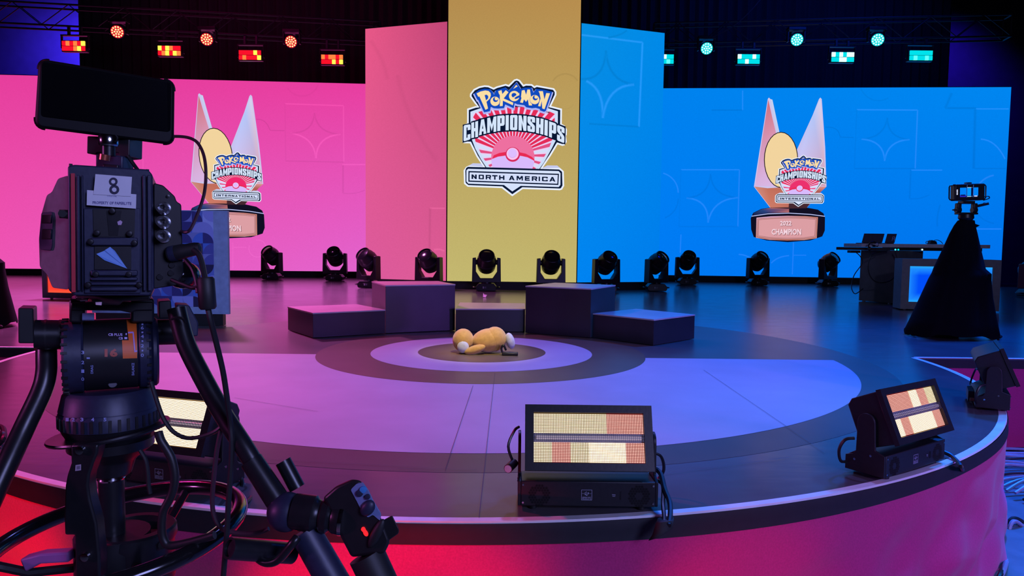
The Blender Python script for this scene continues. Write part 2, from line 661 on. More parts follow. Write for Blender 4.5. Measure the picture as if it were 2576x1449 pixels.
class Screen:
    def __init__(self, name, label, p0, p1, zb, zt, corners, nu=12, nv=8, base=True):
        self.p0, self.p1, self.zb, self.zt, self.cn = V((p0[0], p0[1], 0)), V((p1[0], p1[1], 0)), zb, zt, corners
        mid = (self.p0 + self.p1) / 2
        self.d = (self.p1 - self.p0).normalized()
        self.n = V((self.d.y, -self.d.x, 0))
        self.L = (self.p1 - self.p0).length
        self.root = thing(name, label, 'screen', (mid.x, mid.y, S))
        self.o = (mid.x, mid.y, S)
        q = [self.p0, self.p1, self.p1 - self.n * .12 - self.d * .07, self.p0 - self.n * .12 + self.d * .07]
        MB(self.o).prism([V((p.x, p.y, zb - .012)) for p in q], (0, 0, zt - zb + .03)).build('cabinet', M_CAB, self.root, smooth=False)
        q = [self.p0 + self.n * .02, self.p1 + self.n * .02, self.p1 - self.n * .115 - self.d * .07, self.p0 - self.n * .115 + self.d * .07]
        MB(self.o).prism([V((p.x, p.y, S + .003)) for p in q], (0, 0, zb - S - .017)).build('plinth', M_CAB, self.root, smooth=False)
        pb = PB(self.o)
        for i in range(nu):
            for j in range(nv):
                c4 = [(i / nu, j / nv), ((i + 1) / nu, j / nv), ((i + 1) / nu, (j + 1) / nv), (i / nu, (j + 1) / nv)]
                pb.poly([self.uv(u, v) for u, v in c4], [self.col(u, v) for u, v in c4])
        pb.build('display', M_PIC, self.root)

    def uv(self, u, v, off=.004):
        p = self.p0 + self.d * (self.L * u) + self.n * off
        return V((p.x, p.y, self.zb + (self.zt - self.zb) * v))

    def col(self, u, v):
        bl, br, tl, tr = self.cn
        return tuple((bl[k] * (1 - u) + br[k] * u) * (1 - v) + (tl[k] * (1 - u) + tr[k] * u) * v for k in range(3)) + (1,)

    def at(self, px, py, off=.006):
        return on_plane(px, py, self.p0, self.p1, off)

    def bg(self, P):
        u = (V((P.x, P.y, 0)) - self.p0).dot(self.d) / self.L
        return self.col(u, (P.z - self.zb) / (self.zt - self.zb))

    def inside(self, P):
        u = (V((P.x, P.y, 0)) - self.p0).dot(self.d) / self.L
        return -.001 <= u <= 1.001 and self.zb - .001 <= P.z <= self.zt + .001

    def stripe(self, pb, path, w, f):
        """a soft light or dark ridge of the moving picture, along a path"""
        n = len(path)
        L, C, R = [], [], []
        for i, (x, y) in enumerate(path):
            a, b = path[max(0, i - 1)], path[min(n - 1, i + 1)]
            dx, dy = b[0] - a[0], b[1] - a[1]
            l = math.hypot(dx, dy) or 1
            nx, ny = -dy / l * w, dx / l * w
            L.append(self.at(x - nx, y - ny)), C.append(self.at(x, y)), R.append(self.at(x + nx, y + ny))
        for i in range(n - 1):
            if not all(self.inside(p) for p in (L[i], R[i], L[i + 1], R[i + 1])):
                continue
            for A in (L, R):
                cc = []
                for p in (C[i], C[i + 1]):
                    c = self.bg(p)
                    cc.append(tuple(min(1, k * f + (.02 if f > 1 else 0)) for k in c[:3]) + (1,))
                pb.poly([A[i], C[i], C[i + 1], A[i + 1]], [self.bg(A[i]), cc[0], cc[1], self.bg(A[i + 1])])


def bez(a, c, b, n=8):
    return [((1 - t) ** 2 * a[0] + 2 * t * (1 - t) * c[0] + t * t * b[0], (1 - t) ** 2 * a[1] + 2 * t * (1 - t) * c[1] + t * t * b[1]) for t in [i / n for i in range(n + 1)]]


def seg(a, b, n=6):
    return [(a[0] + (b[0] - a[0]) * i / n, a[1] + (b[1] - a[1]) * i / n) for i in range(n + 1)]


def circ(cx_, cy_, r, a0, a1, n=12, ry=None):
    return [(cx_ + r * math.cos(math.radians(a0 + (a1 - a0) * i / n)), cy_ + (ry or r) * math.sin(math.radians(a0 + (a1 - a0) * i / n))) for i in range(n + 1)]


def star(sc, pb, l, t, r, b, w=3, dk=.86, lt=1.16):
    c = ((l[0] + r[0] + t[0] + b[0]) / 4, (l[1] + r[1] + t[1] + b[1]) / 4)
    for p, q, f in ((l, t, dk), (t, r, dk), (l, b, lt), (r, b, lt)):
        k = (c[0] + (p[0] + q[0] - 2 * c[0]) * .06, c[1] + (p[1] + q[1] - 2 * c[1]) * .06)
        sc.stripe(pb, bez(p, k, q), w, f)


def square(sc, pb, tl, tr, br, bl, w=2.5, f=(1.15, .93, .86, 1.1)):
    for p, q, k in ((tl, tr, f[0]), (bl, tl, f[1]), (bl, br, f[2]), (tr, br, f[3])):
        sc.stripe(pb, seg(p, q), w, k)


ZB = S + .19
gold = Screen('centre_screen', 'tall gold LED screen in the middle with the championship crest', (-1.535, 16.7), (1.512, 16.7), ZB, 8.35,
              [srgb(196, 184, 112), srgb(194, 182, 110), srgb(178, 134, 74), srgb(182, 136, 74)])
pinkf = Screen('angled_screen', 'narrow pink LED screen angled back to the left of the gold screen', (-3.585, 17.36), (-1.562, 16.72), ZB, 7.10,
               [srgb(220, 90, 156), srgb(222, 92, 150), srgb(232, 88, 136), srgb(192, 70, 118)])
bluef = Screen('angled_screen', 'narrow blue LED screen angled back to the right of the gold screen', (1.535, 16.72), (3.60, 17.42), ZB, 7.10,
               [srgb(0, 132, 242), srgb(0, 124, 236), srgb(8, 142, 226), srgb(0, 138, 232)])
pinkw = Screen('wide_screen', 'wide pink LED screen behind the camera at left', (-16.0, 20.45), (-3.95, 21.2), ZB, 6.63,
               [srgb(240, 84, 178), srgb(226, 100, 206), srgb(230, 62, 156), srgb(232, 62, 160)], nu=20)
bluew = Screen('wide_screen', 'wide blue LED screen behind the desk at right', (4.05, 21.2), (14.13, 20.5), ZB, 6.60,
               [srgb(0, 122, 246), srgb(0, 112, 236), srgb(0, 130, 238), srgb(0, 134, 240)], nu=20)
sliv = Screen('side_screen', 'blue LED screen cut off by the right edge of the picture', (14.62, 20.2), (17.5, 19.6), ZB, 5.2,
              [srgb(0, 120, 238)] * 4, nu=4, nv=4)
# relief shapes of the moving picture
pb = PB(pinkw.o)
square(pinkw, pb, (717, 261), (864, 266), (865, 408), (719, 405), 2.2)
star(pinkw, pb, (730, 335), (791, 284), (857, 338), (795, 398))
pinkw.stripe(pb, seg((861, 414), (919, 414)), 2.4, 1.14)
pinkw.stripe(pb, seg((863, 413), (863, 486)), 3, .84)
pinkw.stripe(pb, bez((863, 486), (895, 490), (918, 478)), 2, .88)
pinkw.stripe(pb, bez((645, 300), (668, 299), (677, 322)) + seg((680, 328), (716, 329)), 1.8, .8)
pinkw.stripe(pb, circ(760, 200, 42, 20, 150), 3, .93)
pinkw.stripe(pb, seg((309, 401), (360, 401)), 1.6, 1.1)
pinkw.stripe(pb, seg((360, 401), (360, 425)), 1.6, 1.1)
pinkw.stripe(pb, circ(648, 625, 22, -100, 200), 1.6, 1.08)
pinkw.stripe(pb, seg((587, 622), (620, 622)), 1.4, 1.08)
pinkw.stripe(pb, seg((586, 610), (586, 676)), 1.4, 1.06)
pb.build('picture_relief', M_PIC, pinkw.root, kind='stuff')
pb = PB(pinkf.o)
pinkf.stripe(pb, seg((1082, 524), (1127, 524)), 2.6, 1.2)
pinkf.stripe(pb, seg((1082, 524), (1080, 690)), 4.5, .86)
pinkf.stripe(pb, bez((1092, 628), (1110, 624), (1127, 637)), 3, 1.15)
pinkf.stripe(pb, bez((922, 90), (965, 140), (975, 200)), 8, .93)
pinkf.stripe(pb, bez((1000, 190), (1030, 330), (1120, 430)), 9, .94)
pb.build('picture_relief', M_PIC, pinkf.root, kind='stuff')
pb = PB(bluef.o)
square(bluef, pb, (1463, 88), (1616, 107), (1607, 319), (1457, 310), 3.5, (1.2, .93, .84, 1.25))
star(bluef, pb, (1461, 199), (1524, 127), (1595, 213), (1516, 297), 4.5, .84, 1.2)
bluef.stripe(pb, bez((1530, 94), (1560, 92), (1583, 72)), 3.4, .84)
pb.build('picture_relief', M_PIC, bluef.root)
pb = PB(bluew.o)
square(bluew, pb, (2155, 276), (2308, 277), (2302, 424), (2149, 424))
star(bluew, pb, (2167, 350), (2232, 296), (2288, 351), (2225, 405))
bluew.stripe(pb, seg((2453, 275), (2449, 424)), 5, .84)
bluew.stripe(pb, seg((2450, 424), (2530, 424)), 2, .84)
bluew.stripe(pb, seg((2455, 274), (2537, 274)), 2.2, 1.16)
bluew.stripe(pb, seg((2378, 272), (2455, 272)), 3.5, .82)
bluew.stripe(pb, bez((2378, 272), (2385, 255), (2394, 234)), 5, .86)
bluew.stripe(pb, bez((2467, 350), (2505, 352), (2528, 400)), 2.6, 1.14)
bluew.stripe(pb, seg((2292, 428), (2370, 428)), 2.2, 1.16)
bluew.stripe(pb, seg((2291, 428), (2288, 500)), 3, .87)
bluew.stripe(pb, bez((2288, 500), (2315, 502), (2338, 490)), 2, .88)
bluew.stripe(pb, circ(2210, 205, 48, 60, 160), 2.5, .9)
bluew.stripe(pb, bez((2076, 320), (2108, 318), (2112, 340)) + seg((2114, 345), (2147, 346)), 1.8, .82)
bluew.stripe(pb, seg((1790, 277), (1867, 277)), 2.4, .82)
bluew.stripe(pb, seg((1868, 228), (1868, 277)), 2.2, 1.14)
square(bluew, pb, (1713, 427), (1860, 427), (1856, 570), (1708, 570), 2.2, (1.15, .94, .9, 1.1))
star(bluew, pb, (1727, 498), (1787, 438), (1856, 497), (1781, 560))
bluew.stripe(pb, circ(1655, 485, 51, -75, 0), 2.4, 1.14)
bluew.stripe(pb, circ(1655, 500, 51, 0, 70), 2.4, .87)
bluew.stripe(pb, seg((1713, 590), (1711, 636)), 2, 1.12)
bluew.stripe(pb, seg((1996, 610), (1993, 690)), 2, 1.12)
bluew.stripe(pb, seg((1996, 642), (2028, 642)), 1.6, 1.12)
bluew.stripe(pb, bez((1940, 662), (1955, 645), (1985, 643)), 2.4, 1.14)
bluew.stripe(pb, bez((1858, 640), (1872, 640), (1886, 648)), 2.4, 1.14)
bluew.stripe(pb, circ(2510, 500, 60, 150, 260), 3, 1.07)
bluew.stripe(pb, seg((2434, 576), (2519, 576)), 2.4, 1.2)
bluew.stripe(pb, bez((2358, 570), (2355, 545), (2365, 515)), 3, .88)
bluew.stripe(pb, bez((2450, 520), (2462, 555), (2500, 562)), 2.4, .88)
pb.build('picture_relief', M_PIC, bluew.root, kind='stuff')
pb = PB(gold.o)
gold.stripe(pb, circ(1422, 222, 36, -150, -20), 3, .86)
gold.stripe(pb, circ(1422, 250, 24, 30, 150), 2.4, .94)
pb.build('picture_relief', M_PIC, gold.root)

# ---- block letters on a unit square (y down); s = stem, t = bar
def glyph(ch, s=.42, t=.19):
    q = 1 - s
    h0, h1 = .5 - t * .6, .5 + t * .6
    G = {
        'I': ([(0, 0), (1, 0), (1, 1), (0, 1)], None),
        'H': ([(0, 0), (s, 0), (s, h0), (q, h0), (q, 0), (1, 0), (1, 1), (q, 1), (q, h1), (s, h1), (s, 1), (0, 1)], None),
        'C': ([(.12, 0), (.88, 0), (1, .06), (1, .36), (q, .36), (q, t), (s, t), (s, 1 - t), (q, 1 - t), (q, .64), (1, .64), (1, .94), (.88, 1), (.12, 1), (0, .94), (0, .06)], None),
        'A': ([(.5 - s * .48, 0), (.5 + s * .48, 0), (1, 1), (1 - s * .9, 1), (.62, .8), (.38, .8), (s * .9, 1), (0, 1)], [(.5, .34), (.58, .62), (.42, .62)]),
        'M': ([(0, 0), (.3, 0), (.5, .5), (.7, 0), (1, 0), (1, 1), (1 - s * .75, 1), (1 - s * .75, .46), (.5, .92), (s * .75, .46), (s * .75, 1), (0, 1)], None),
        'P': ([(0, 0), (.85, 0), (1, .07), (1, .6), (.85, .68), (s, .68), (s, 1), (0, 1)], [(s, t), (q, t), (q, .68 - t), (s, .68 - t)]),
        'O': ([(.12, 0), (.88, 0), (1, .06), (1, .94), (.88, 1), (.12, 1), (0, .94), (0, .06)], [(s, t), (q, t), (q, 1 - t), (s, 1 - t)]),
        'N': ([(0, 0), (s * .9, 0), (q, .52), (q, 0), (1, 0), (1, 1), (1 - s * .9, 1), (s, .46), (s, 1), (0, 1)], None),
        'S': ([(.12, 0), (.88, 0), (1, .06), (1, .36), (q, .36), (q, t), (s, t), (s, .3), (.95, .55), (1, .62), (1, .94), (.88, 1), (.12, 1), (0, .94), (0, .62), (s, .62), (s, 1 - t), (q, 1 - t), (q, .68), (.05, .44), (0, .36), (0, .06)], None),
        'R': ([(0, 0), (.86, 0), (1, .1), (1, .54), (.86, .64), (1, 1), (1 - s, 1), (.56, .66), (s, .66), (s, 1), (0, 1)], [(s, t + .02), (q, t + .02), (q, .44), (s, .44)]),
        'T': ([(0, 0), (1, 0), (1, t + .04), (.5 + s / 2, t + .04), (.5 + s / 2, 1), (.5 - s / 2, 1), (.5 - s / 2, t + .04), (0, t + .04)], None),
        'E': ([(0, 0), (1, 0), (1, t), (s, t), (s, h0), (.92, h0), (.92, h1), (s, h1), (s, 1 - t), (1, 1 - t), (1, 1), (0, 1)], None),
        'L': ([(0, 0), (s, 0), (s, 1 - t), (1, 1 - t), (1, 1), (0, 1)], None),
    }
    return G[ch]


def quadmap(q):
    tl, tr, br, bl = q
    return lambda p: tuple((tl[k] * (1 - p[0]) + tr[k] * p[0]) * (1 - p[1]) + (bl[k] * (1 - p[0]) + br[k] * p[0]) * p[1] for k in (0, 1))


def inset(poly, d):
    """polygon moved inwards by d (negative: outwards)"""
    n = len(poly)
    area = sum(poly[i][0] * poly[(i + 1) % n][1] - poly[(i + 1) % n][0] * poly[i][1] for i in range(n))
    sg = 1 if area > 0 else -1
    out = []
    for i in range(n):
        a, b, c = poly[i - 1], poly[i], poly[(i + 1) % n]
        def nrm(p, q):
            l = math.hypot(q[0] - p[0], q[1] - p[1]) or 1
            return (-(q[1] - p[1]) / l * sg, (q[0] - p[0]) / l * sg)
        n1, n2 = nrm(a, b), nrm(b, c)
        k = 1 + n1[0] * n2[0] + n1[1] * n2[1]
        k = max(k, .45)
        out.append((b[0] + d * (n1[0] + n2[0]) / k, b[1] + d * (n1[1] + n2[1]) / k))
    return out


def cA(p):
    return (1160 + p[0] / 9.541, 190 + p[1] / 9.541)


def cB(p):
    return (1155 + p[0] / 9.2, 270 + p[1] / 9.2)


def cC(p):
    return (1155 + p[0] / 9.2, 370 + p[1] / 9.2)


def ring(cx_, cy_, rx, ry=None, n=28):
    return [(cx_ + rx * math.cos(2 * PI * i / n), cy_ + (ry or rx) * math.sin(2 * PI * i / n)) for i in range(n)]


K_WHITE, K_NAVY, K_PALE = srgb(232, 240, 255), srgb(8, 22, 52), srgb(205, 222, 250)
K_RED, K_PINK, K_LAV, K_BLUE, K_YEL = srgb(228, 44, 88), srgb(238, 112, 160), srgb(216, 186, 252), srgb(16, 74, 190), srgb(250, 222, 165)


def crest(sc, fn, word, base=.012, step=.002, pale=K_PALE, ballred=K_PINK):
    """the championship crest; fn carries picture points of the main crest to this crest"""
    lay = {}

    def add(part, k, poly, col):
        pb = lay.setdefault(part, PB(sc.o))
        pb.poly([sc.at(*fn(p), off=base + step * k) for p in poly], col)
    A = lambda *p: [cA(q) for q in p]
    B = lambda *p: [cB(q) for q in p]
    C = lambda *p: [cC(q) for q in p]
    outer = A((145, 800), (350, 735), (392, 742), (330, 680), (210, 510), (215, 440), (300, 330), (430, 265), (560, 238), (660, 245), (780, 300), (850, 265), (1070, 205), (1140, 230), (1270, 100), (1340, 80), (1410, 110), (1500, 225), (1550, 205), (1700, 210), (1760, 260), (1810, 235), (2230, 310), (2285, 390), (2285, 470), (2160, 735), (2420, 800)) \
        + B((2375, 385), (2450, 430), (2495, 520), (2490, 640), (2472, 660), (2490, 800), (2440, 880), (2390, 895), (2280, 860)) \
        + C((2130, 190), (1925, 495), (2330, 482), (2420, 560), (2430, 900), (2380, 985), (2330, 1000), (1475, 970), (1230, 1140), (985, 950), (200, 920), (115, 850), (105, 540), (160, 460), (220, 430), (560, 458), (400, 220)) \
        + B((250, 835), (110, 832), (75, 800), (80, 450), (130, 395), (185, 370))
    add('emblem_outline', 0, C((150, 470), (320, 375), (620, 385), (560, 480)), srgb(196, 200, 236))
    add('emblem_outline', 0, C((1900, 500), (2040, 425), (2270, 428), (2400, 540)), srgb(196, 200, 236))
    add('emblem_outline', 1, outer, K_WHITE)
    add('emblem_field', 2, inset(outer, 4.2), K_NAVY)
    shield = A((225, 1140), (225, 872), (460, 790), (2080, 785), (2322, 862), (2320, 1140)) + B((2280, 380), (2240, 760)) \
        + C((2140, 40), (1960, 360), (1815, 560), (690, 560), (510, 290), (375, 40)) + B((300, 760), (262, 380))
    add('emblem_field', 3, shield, pale)
    burst = A((285, 1085), (290, 915), (480, 855), (1000, 760), (1600, 760), (2070, 850), (2250, 912), (2242, 1100)) + B((2215, 380), (2150, 770)) \
        + C((2060, 80), (1890, 350), (1720, 560), (780, 560), (560, 260), (460, 60)) + B((365, 765), (325, 330))
    add('sunburst', 4, burst, srgb(236, 205, 244))
    cb = cB((1240, 1120))
    edges = list(zip(burst, burst[1:] + burst[:1]))

    def reach(a):
        dx, dy = math.cos(a), math.sin(a)
        best = None
        for (x0, y0), (x1, y1) in edges:
            ex, ey = x1 - x0, y1 - y0
            det = dx * -ey + ex * dy
            if abs(det) < 1e-9:
                continue
            rx, ry = x0 - cb[0], y0 - cb[1]
            t = (rx * -ey + ex * ry) / det
            u = (dx * ry - dy * rx) / det
            if t > 0 and -1e-6 <= u <= 1 + 1e-6:
                best = t if best is None else max(best, t)
        return best or 30
    n = 46
    for i in range(n):
        a0 = -PI / 2 + 2 * PI * (i + .12) / n
        a1 = -PI / 2 + 2 * PI * (i + .80) / n
        up = -math.sin((a0 + a1) / 2)
        col = K_RED if up > .35 else (srgb(225, 80, 130) if i % 2 else srgb(214, 222, 250))
        add('sunburst', 5, [(cb[0] + r * math.cos(a), cb[1] + r * math.sin(a)) for a, r in ((a0, 40), (a1, 40), (a1, reach(a1)), (a0, reach(a0)))], col)
    lower = B((430, 700), (640, 655), (900, 605), (1240, 580), (1600, 600), (1900, 680), (2120, 745), (2230, 700), (2230, 500), (300, 500), (300, 720))
    # the ball at the foot of the shield
    cut = cC((1240, 545))[1]
    ball = [(x, min(y, cut)) for x, y in ring(*cB((1243, 1165)), 54.5, n=40)]
    add('ball', 6, ball, ballred)
    add('ball', 7, [cC((785, 520)), cC((748, 360)), cC((750, 285)), cC((900, 225)), cC((1240, 185)), cC((1580, 228)), cC((1735, 322)), cC((1735, 380)), cC((1680, 548))], K_LAV)
    for s_ in (0,):
        band = C((765, 275), (800, 195), (930, 140), (1070, 118), (1400, 125), (1540, 155), (1690, 235), (1745, 300), (1740, 320), (1580, 240), (1400, 200), (1070, 195), (900, 225))
        add('ball', 8, band, srgb(232, 42, 84))
    add('ball', 9, ring(*cC((1240, 175)), 18.4), srgb(214, 40, 92))
    add('ball', 10, ring(*cC((1237, 160)), 15.2), srgb(250, 196, 240))
    add('ball', 11, ring(*cC((1235, 150)), 11), srgb(200, 150, 230))
    add('ball', 12, ring(*cC((1235, 142)), 11), srgb(222, 190, 255))
    # arched word
    Q = [('C', (110, 422), (265, 398), (262, 748), (105, 796)), ('H', (283, 366), (440, 322), (440, 688), (283, 720)), ('A', (462, 303), (628, 268), (632, 612), (460, 655)),
         ('M', (652, 255), (864, 213), (860, 568), (650, 602)), ('P', (883, 206), (1055, 190), (1050, 540), (883, 558)), ('I', (1078, 190), (1150, 186), (1148, 538), (1075, 540)),
         ('O', (1180, 186), (1352, 186), (1345, 535), (1178, 530)), ('N', (1376, 190), (1562, 205), (1555, 555), (1375, 540)), ('S', (1582, 210), (1757, 236), (1750, 588), (1580, 560)),
         ('H', (1783, 245), (1954, 276), (1945, 640), (1778, 598)), ('I', (1978, 292), (2052, 312), (2045, 673), (1970, 645)), ('P', (2080, 328), (2248, 384), (2238, 745), (2076, 686)),
         ('S', (2268, 410), (2438, 482), (2430, 838), (2262, 768))]
    top = [cB(p) for q in Q for p in (q[1], q[2])]
    bot = [cB(p) for q in Q for p in (q[4], q[3])]
    bandp = [(x, y - 3.6) for x, y in top] + [(x, y + 3.4) for x, y in bot[::-1]]
    bandp[0] = (bandp[0][0] - 2.6, bandp[0][1] + 2)
    bandp[-1] = (bandp[-1][0] - 2.6, bandp[-1][1])
    m_ = len(top)
    bandp[m_ - 1] = (bandp[m_ - 1][0] + 3, bandp[m_ - 1][1])
    bandp[m_] = (bandp[m_][0] + 3, bandp[m_][1])
    add('arched_word', 13, bandp, K_NAVY)
    for q in Q:
        f = quadmap([cB(p) for p in q[1:]])
        g, hole = glyph(q[0], .42 if q[0] not in 'NM' else .4, .17)
        add('arched_word', 15, [f(p) for p in g], srgb(214, 230, 252))
        if hole:
            add('arched_word', 16, [f(p) for p in hole], K_NAVY)
    # top word in yellow on blue
    blue = A((315, 440), (430, 360), (560, 325), (690, 335), (760, 400), (790, 470), (830, 370), (1060, 295), (1150, 375), (1170, 345), (1330, 172), (1400, 280), (1430, 330), (1530, 300), (1690, 298), (1735, 420), (1800, 330), (2000, 352), (2185, 402), (2160, 480), (2030, 860), (1990, 880), (1890, 845), (1885, 812), (1790, 785), (1700, 795), (1565, 772), (1510, 720), (1350, 700), (1285, 672), (1262, 795), (1060, 705), (1030, 792), (890, 802), (785, 795), (715, 760), (692, 865), (552, 892), (415, 600), (392, 592))
    add('top_word', 14, [(x, y + 2.6) for x, y in inset(blue, -2.2)], srgb(176, 182, 246))
    add('top_word', 15, blue, K_BLUE)
    Y = lambda *p: add('top_word', 16, A(*p), K_YEL)
    D = lambda k, c, *p: add('top_word', k, A(*p), c)
    Y((372, 440), (470, 392), (580, 368), (660, 380), (708, 430), (715, 490), (690, 565), (610, 640), (648, 800), (585, 832), (440, 510), (415, 520))
    D(17, K_BLUE, (565, 480), (612, 468), (652, 500), (652, 555), (600, 608))
    for (x, y, r) in ((815, 628, 112), (1766, 588, 110)):
        add('top_word', 16, [cA(p) for p in ring(x, y, r + 14, r + 14)], K_BLUE)
        add('top_word', 17, [cA(p) for p in ring(x, y, r, r)], K_YEL)
        add('top_word', 18, [cA(p) for p in ring(x + 12, y - 42, 62, 60)], K_BLUE)
        add('top_word', 19, [cA(p) for p in ring(x + 32, y - 62, 40, 40)], K_YEL)
    Y((890, 385), (970, 360), (990, 455), (1072, 360), (1138, 410), (1022, 560), (1252, 660), (1240, 722), (1002, 612), (998, 738), (930, 745), (930, 480), (905, 440))
    add('top_word', 16, [cA(p) for p in ring(1275, 502, 126, 124)], K_YEL)
    add('top_word', 17, [cA(p) for p in ring(1270, 482, 60, 55)], K_BLUE)
    D(18, K_BLUE, (1270, 545), (1340, 508), (1425, 470), (1430, 520), (1350, 562), (1300, 578))
    D(19, K_YEL, (1215, 560), (1340, 470), (1400, 430), (1390, 480), (1330, 512), (1255, 566))
    Y((1320, 235), (1358, 268), (1250, 332))
    Y((1455, 370), (1520, 355), (1560, 470), (1590, 345), (1650, 345), (1672, 500), (1690, 580), (1700, 728), (1625, 725), (1600, 580), (1557, 642), (1508, 580), (1480, 668), (1415, 655), (1450, 545), (1437, 525))
    Y((1855, 385), (1960, 385), (1998, 585), (2042, 430), (2132, 436), (2000, 818), (1945, 798), (1932, 620), (1902, 752), (1845, 740), (1905, 560), (1880, 430))
    # banner
    ban = C((150, 540), (165, 490), (205, 462), (1000, 482), (2300, 522), (2365, 560), (2382, 620), (2380, 880), (2360, 930), (2310, 955), (1445, 922), (1230, 1092), (1015, 900), (210, 872), (160, 835), (150, 800))
    add('banner', 17, ban, K_NAVY)
    add('banner', 18, C((172, 545), (210, 508), (2300, 560), (2342, 610), (2340, 880), (2300, 928), (1425, 900), (1230, 1030), (1040, 882), (215, 850), (172, 800)), srgb(214, 226, 252))
    add('banner', 19, C((218, 558), (2308, 622), (2292, 882), (216, 806)), K_NAVY)
    add('banner', 20, C((246, 590), (2280, 650), (2268, 852), (244, 778)), srgb(212, 222, 250))
    if word == 'NORTH AMERICA':
        xs = [(290, 410), (455, 575), (617, 740), (765, 890), (925, 1050), (1150, 1285), (1330, 1475), (1520, 1635), (1680, 1805), (1838, 1870), (1915, 2050), (2085, 2225)]
    else:
        xs, x = [], 330
        for ch in word:
            w = 45 if ch == 'I' else 128
            xs.append((x, x + w))
            x += w + 36
        k = 1880 / (x - 36 - 330)
        xs = [(330 + (a - 330) * k, 330 + (b - 330) * k) for a, b in xs]
    for ch, (x0, x1) in zip(word.replace(' ', ''), xs):
        y0, y1 = 637 + (x0 - 290) * .032, 742 + (x0 - 290) * .032
        e = (x1 - x0) * .032
        f = quadmap([cC(p) for p in ((x0, y0), (x1, y0 + e), (x1, y1 + e), (x0, y1))])
        g, hole = glyph(ch, .27 if ch != 'N' else .32, .24)
        add('banner', 21, [f(p) for p in g], K_NAVY)
        if hole:
            add('banner', 22, [f(p) for p in hole], srgb(212, 222, 250))
    for part, pb in lay.items():
        pb.build(part, M_LOGO, sc.root)


crest(gold, lambda p: p, 'NORTH AMERICA')
pb = PB(gold.o)
tm0, tm1, tm2 = gold.at(1373, 286, .055), gold.at(1381.5, 286, .055), gold.at(1373, 281.5, .055)
put_text(pb, 'TM', (tm0 + tm1) / 2 + (tm2 - tm0) / 2, (tm1 - tm0).normalized(), (0, 0, 1), (tm2 - tm0).length, srgb(60, 10, 30), (tm1 - tm0).length)
pb.build('trade_mark', M_LOGO, gold.root)


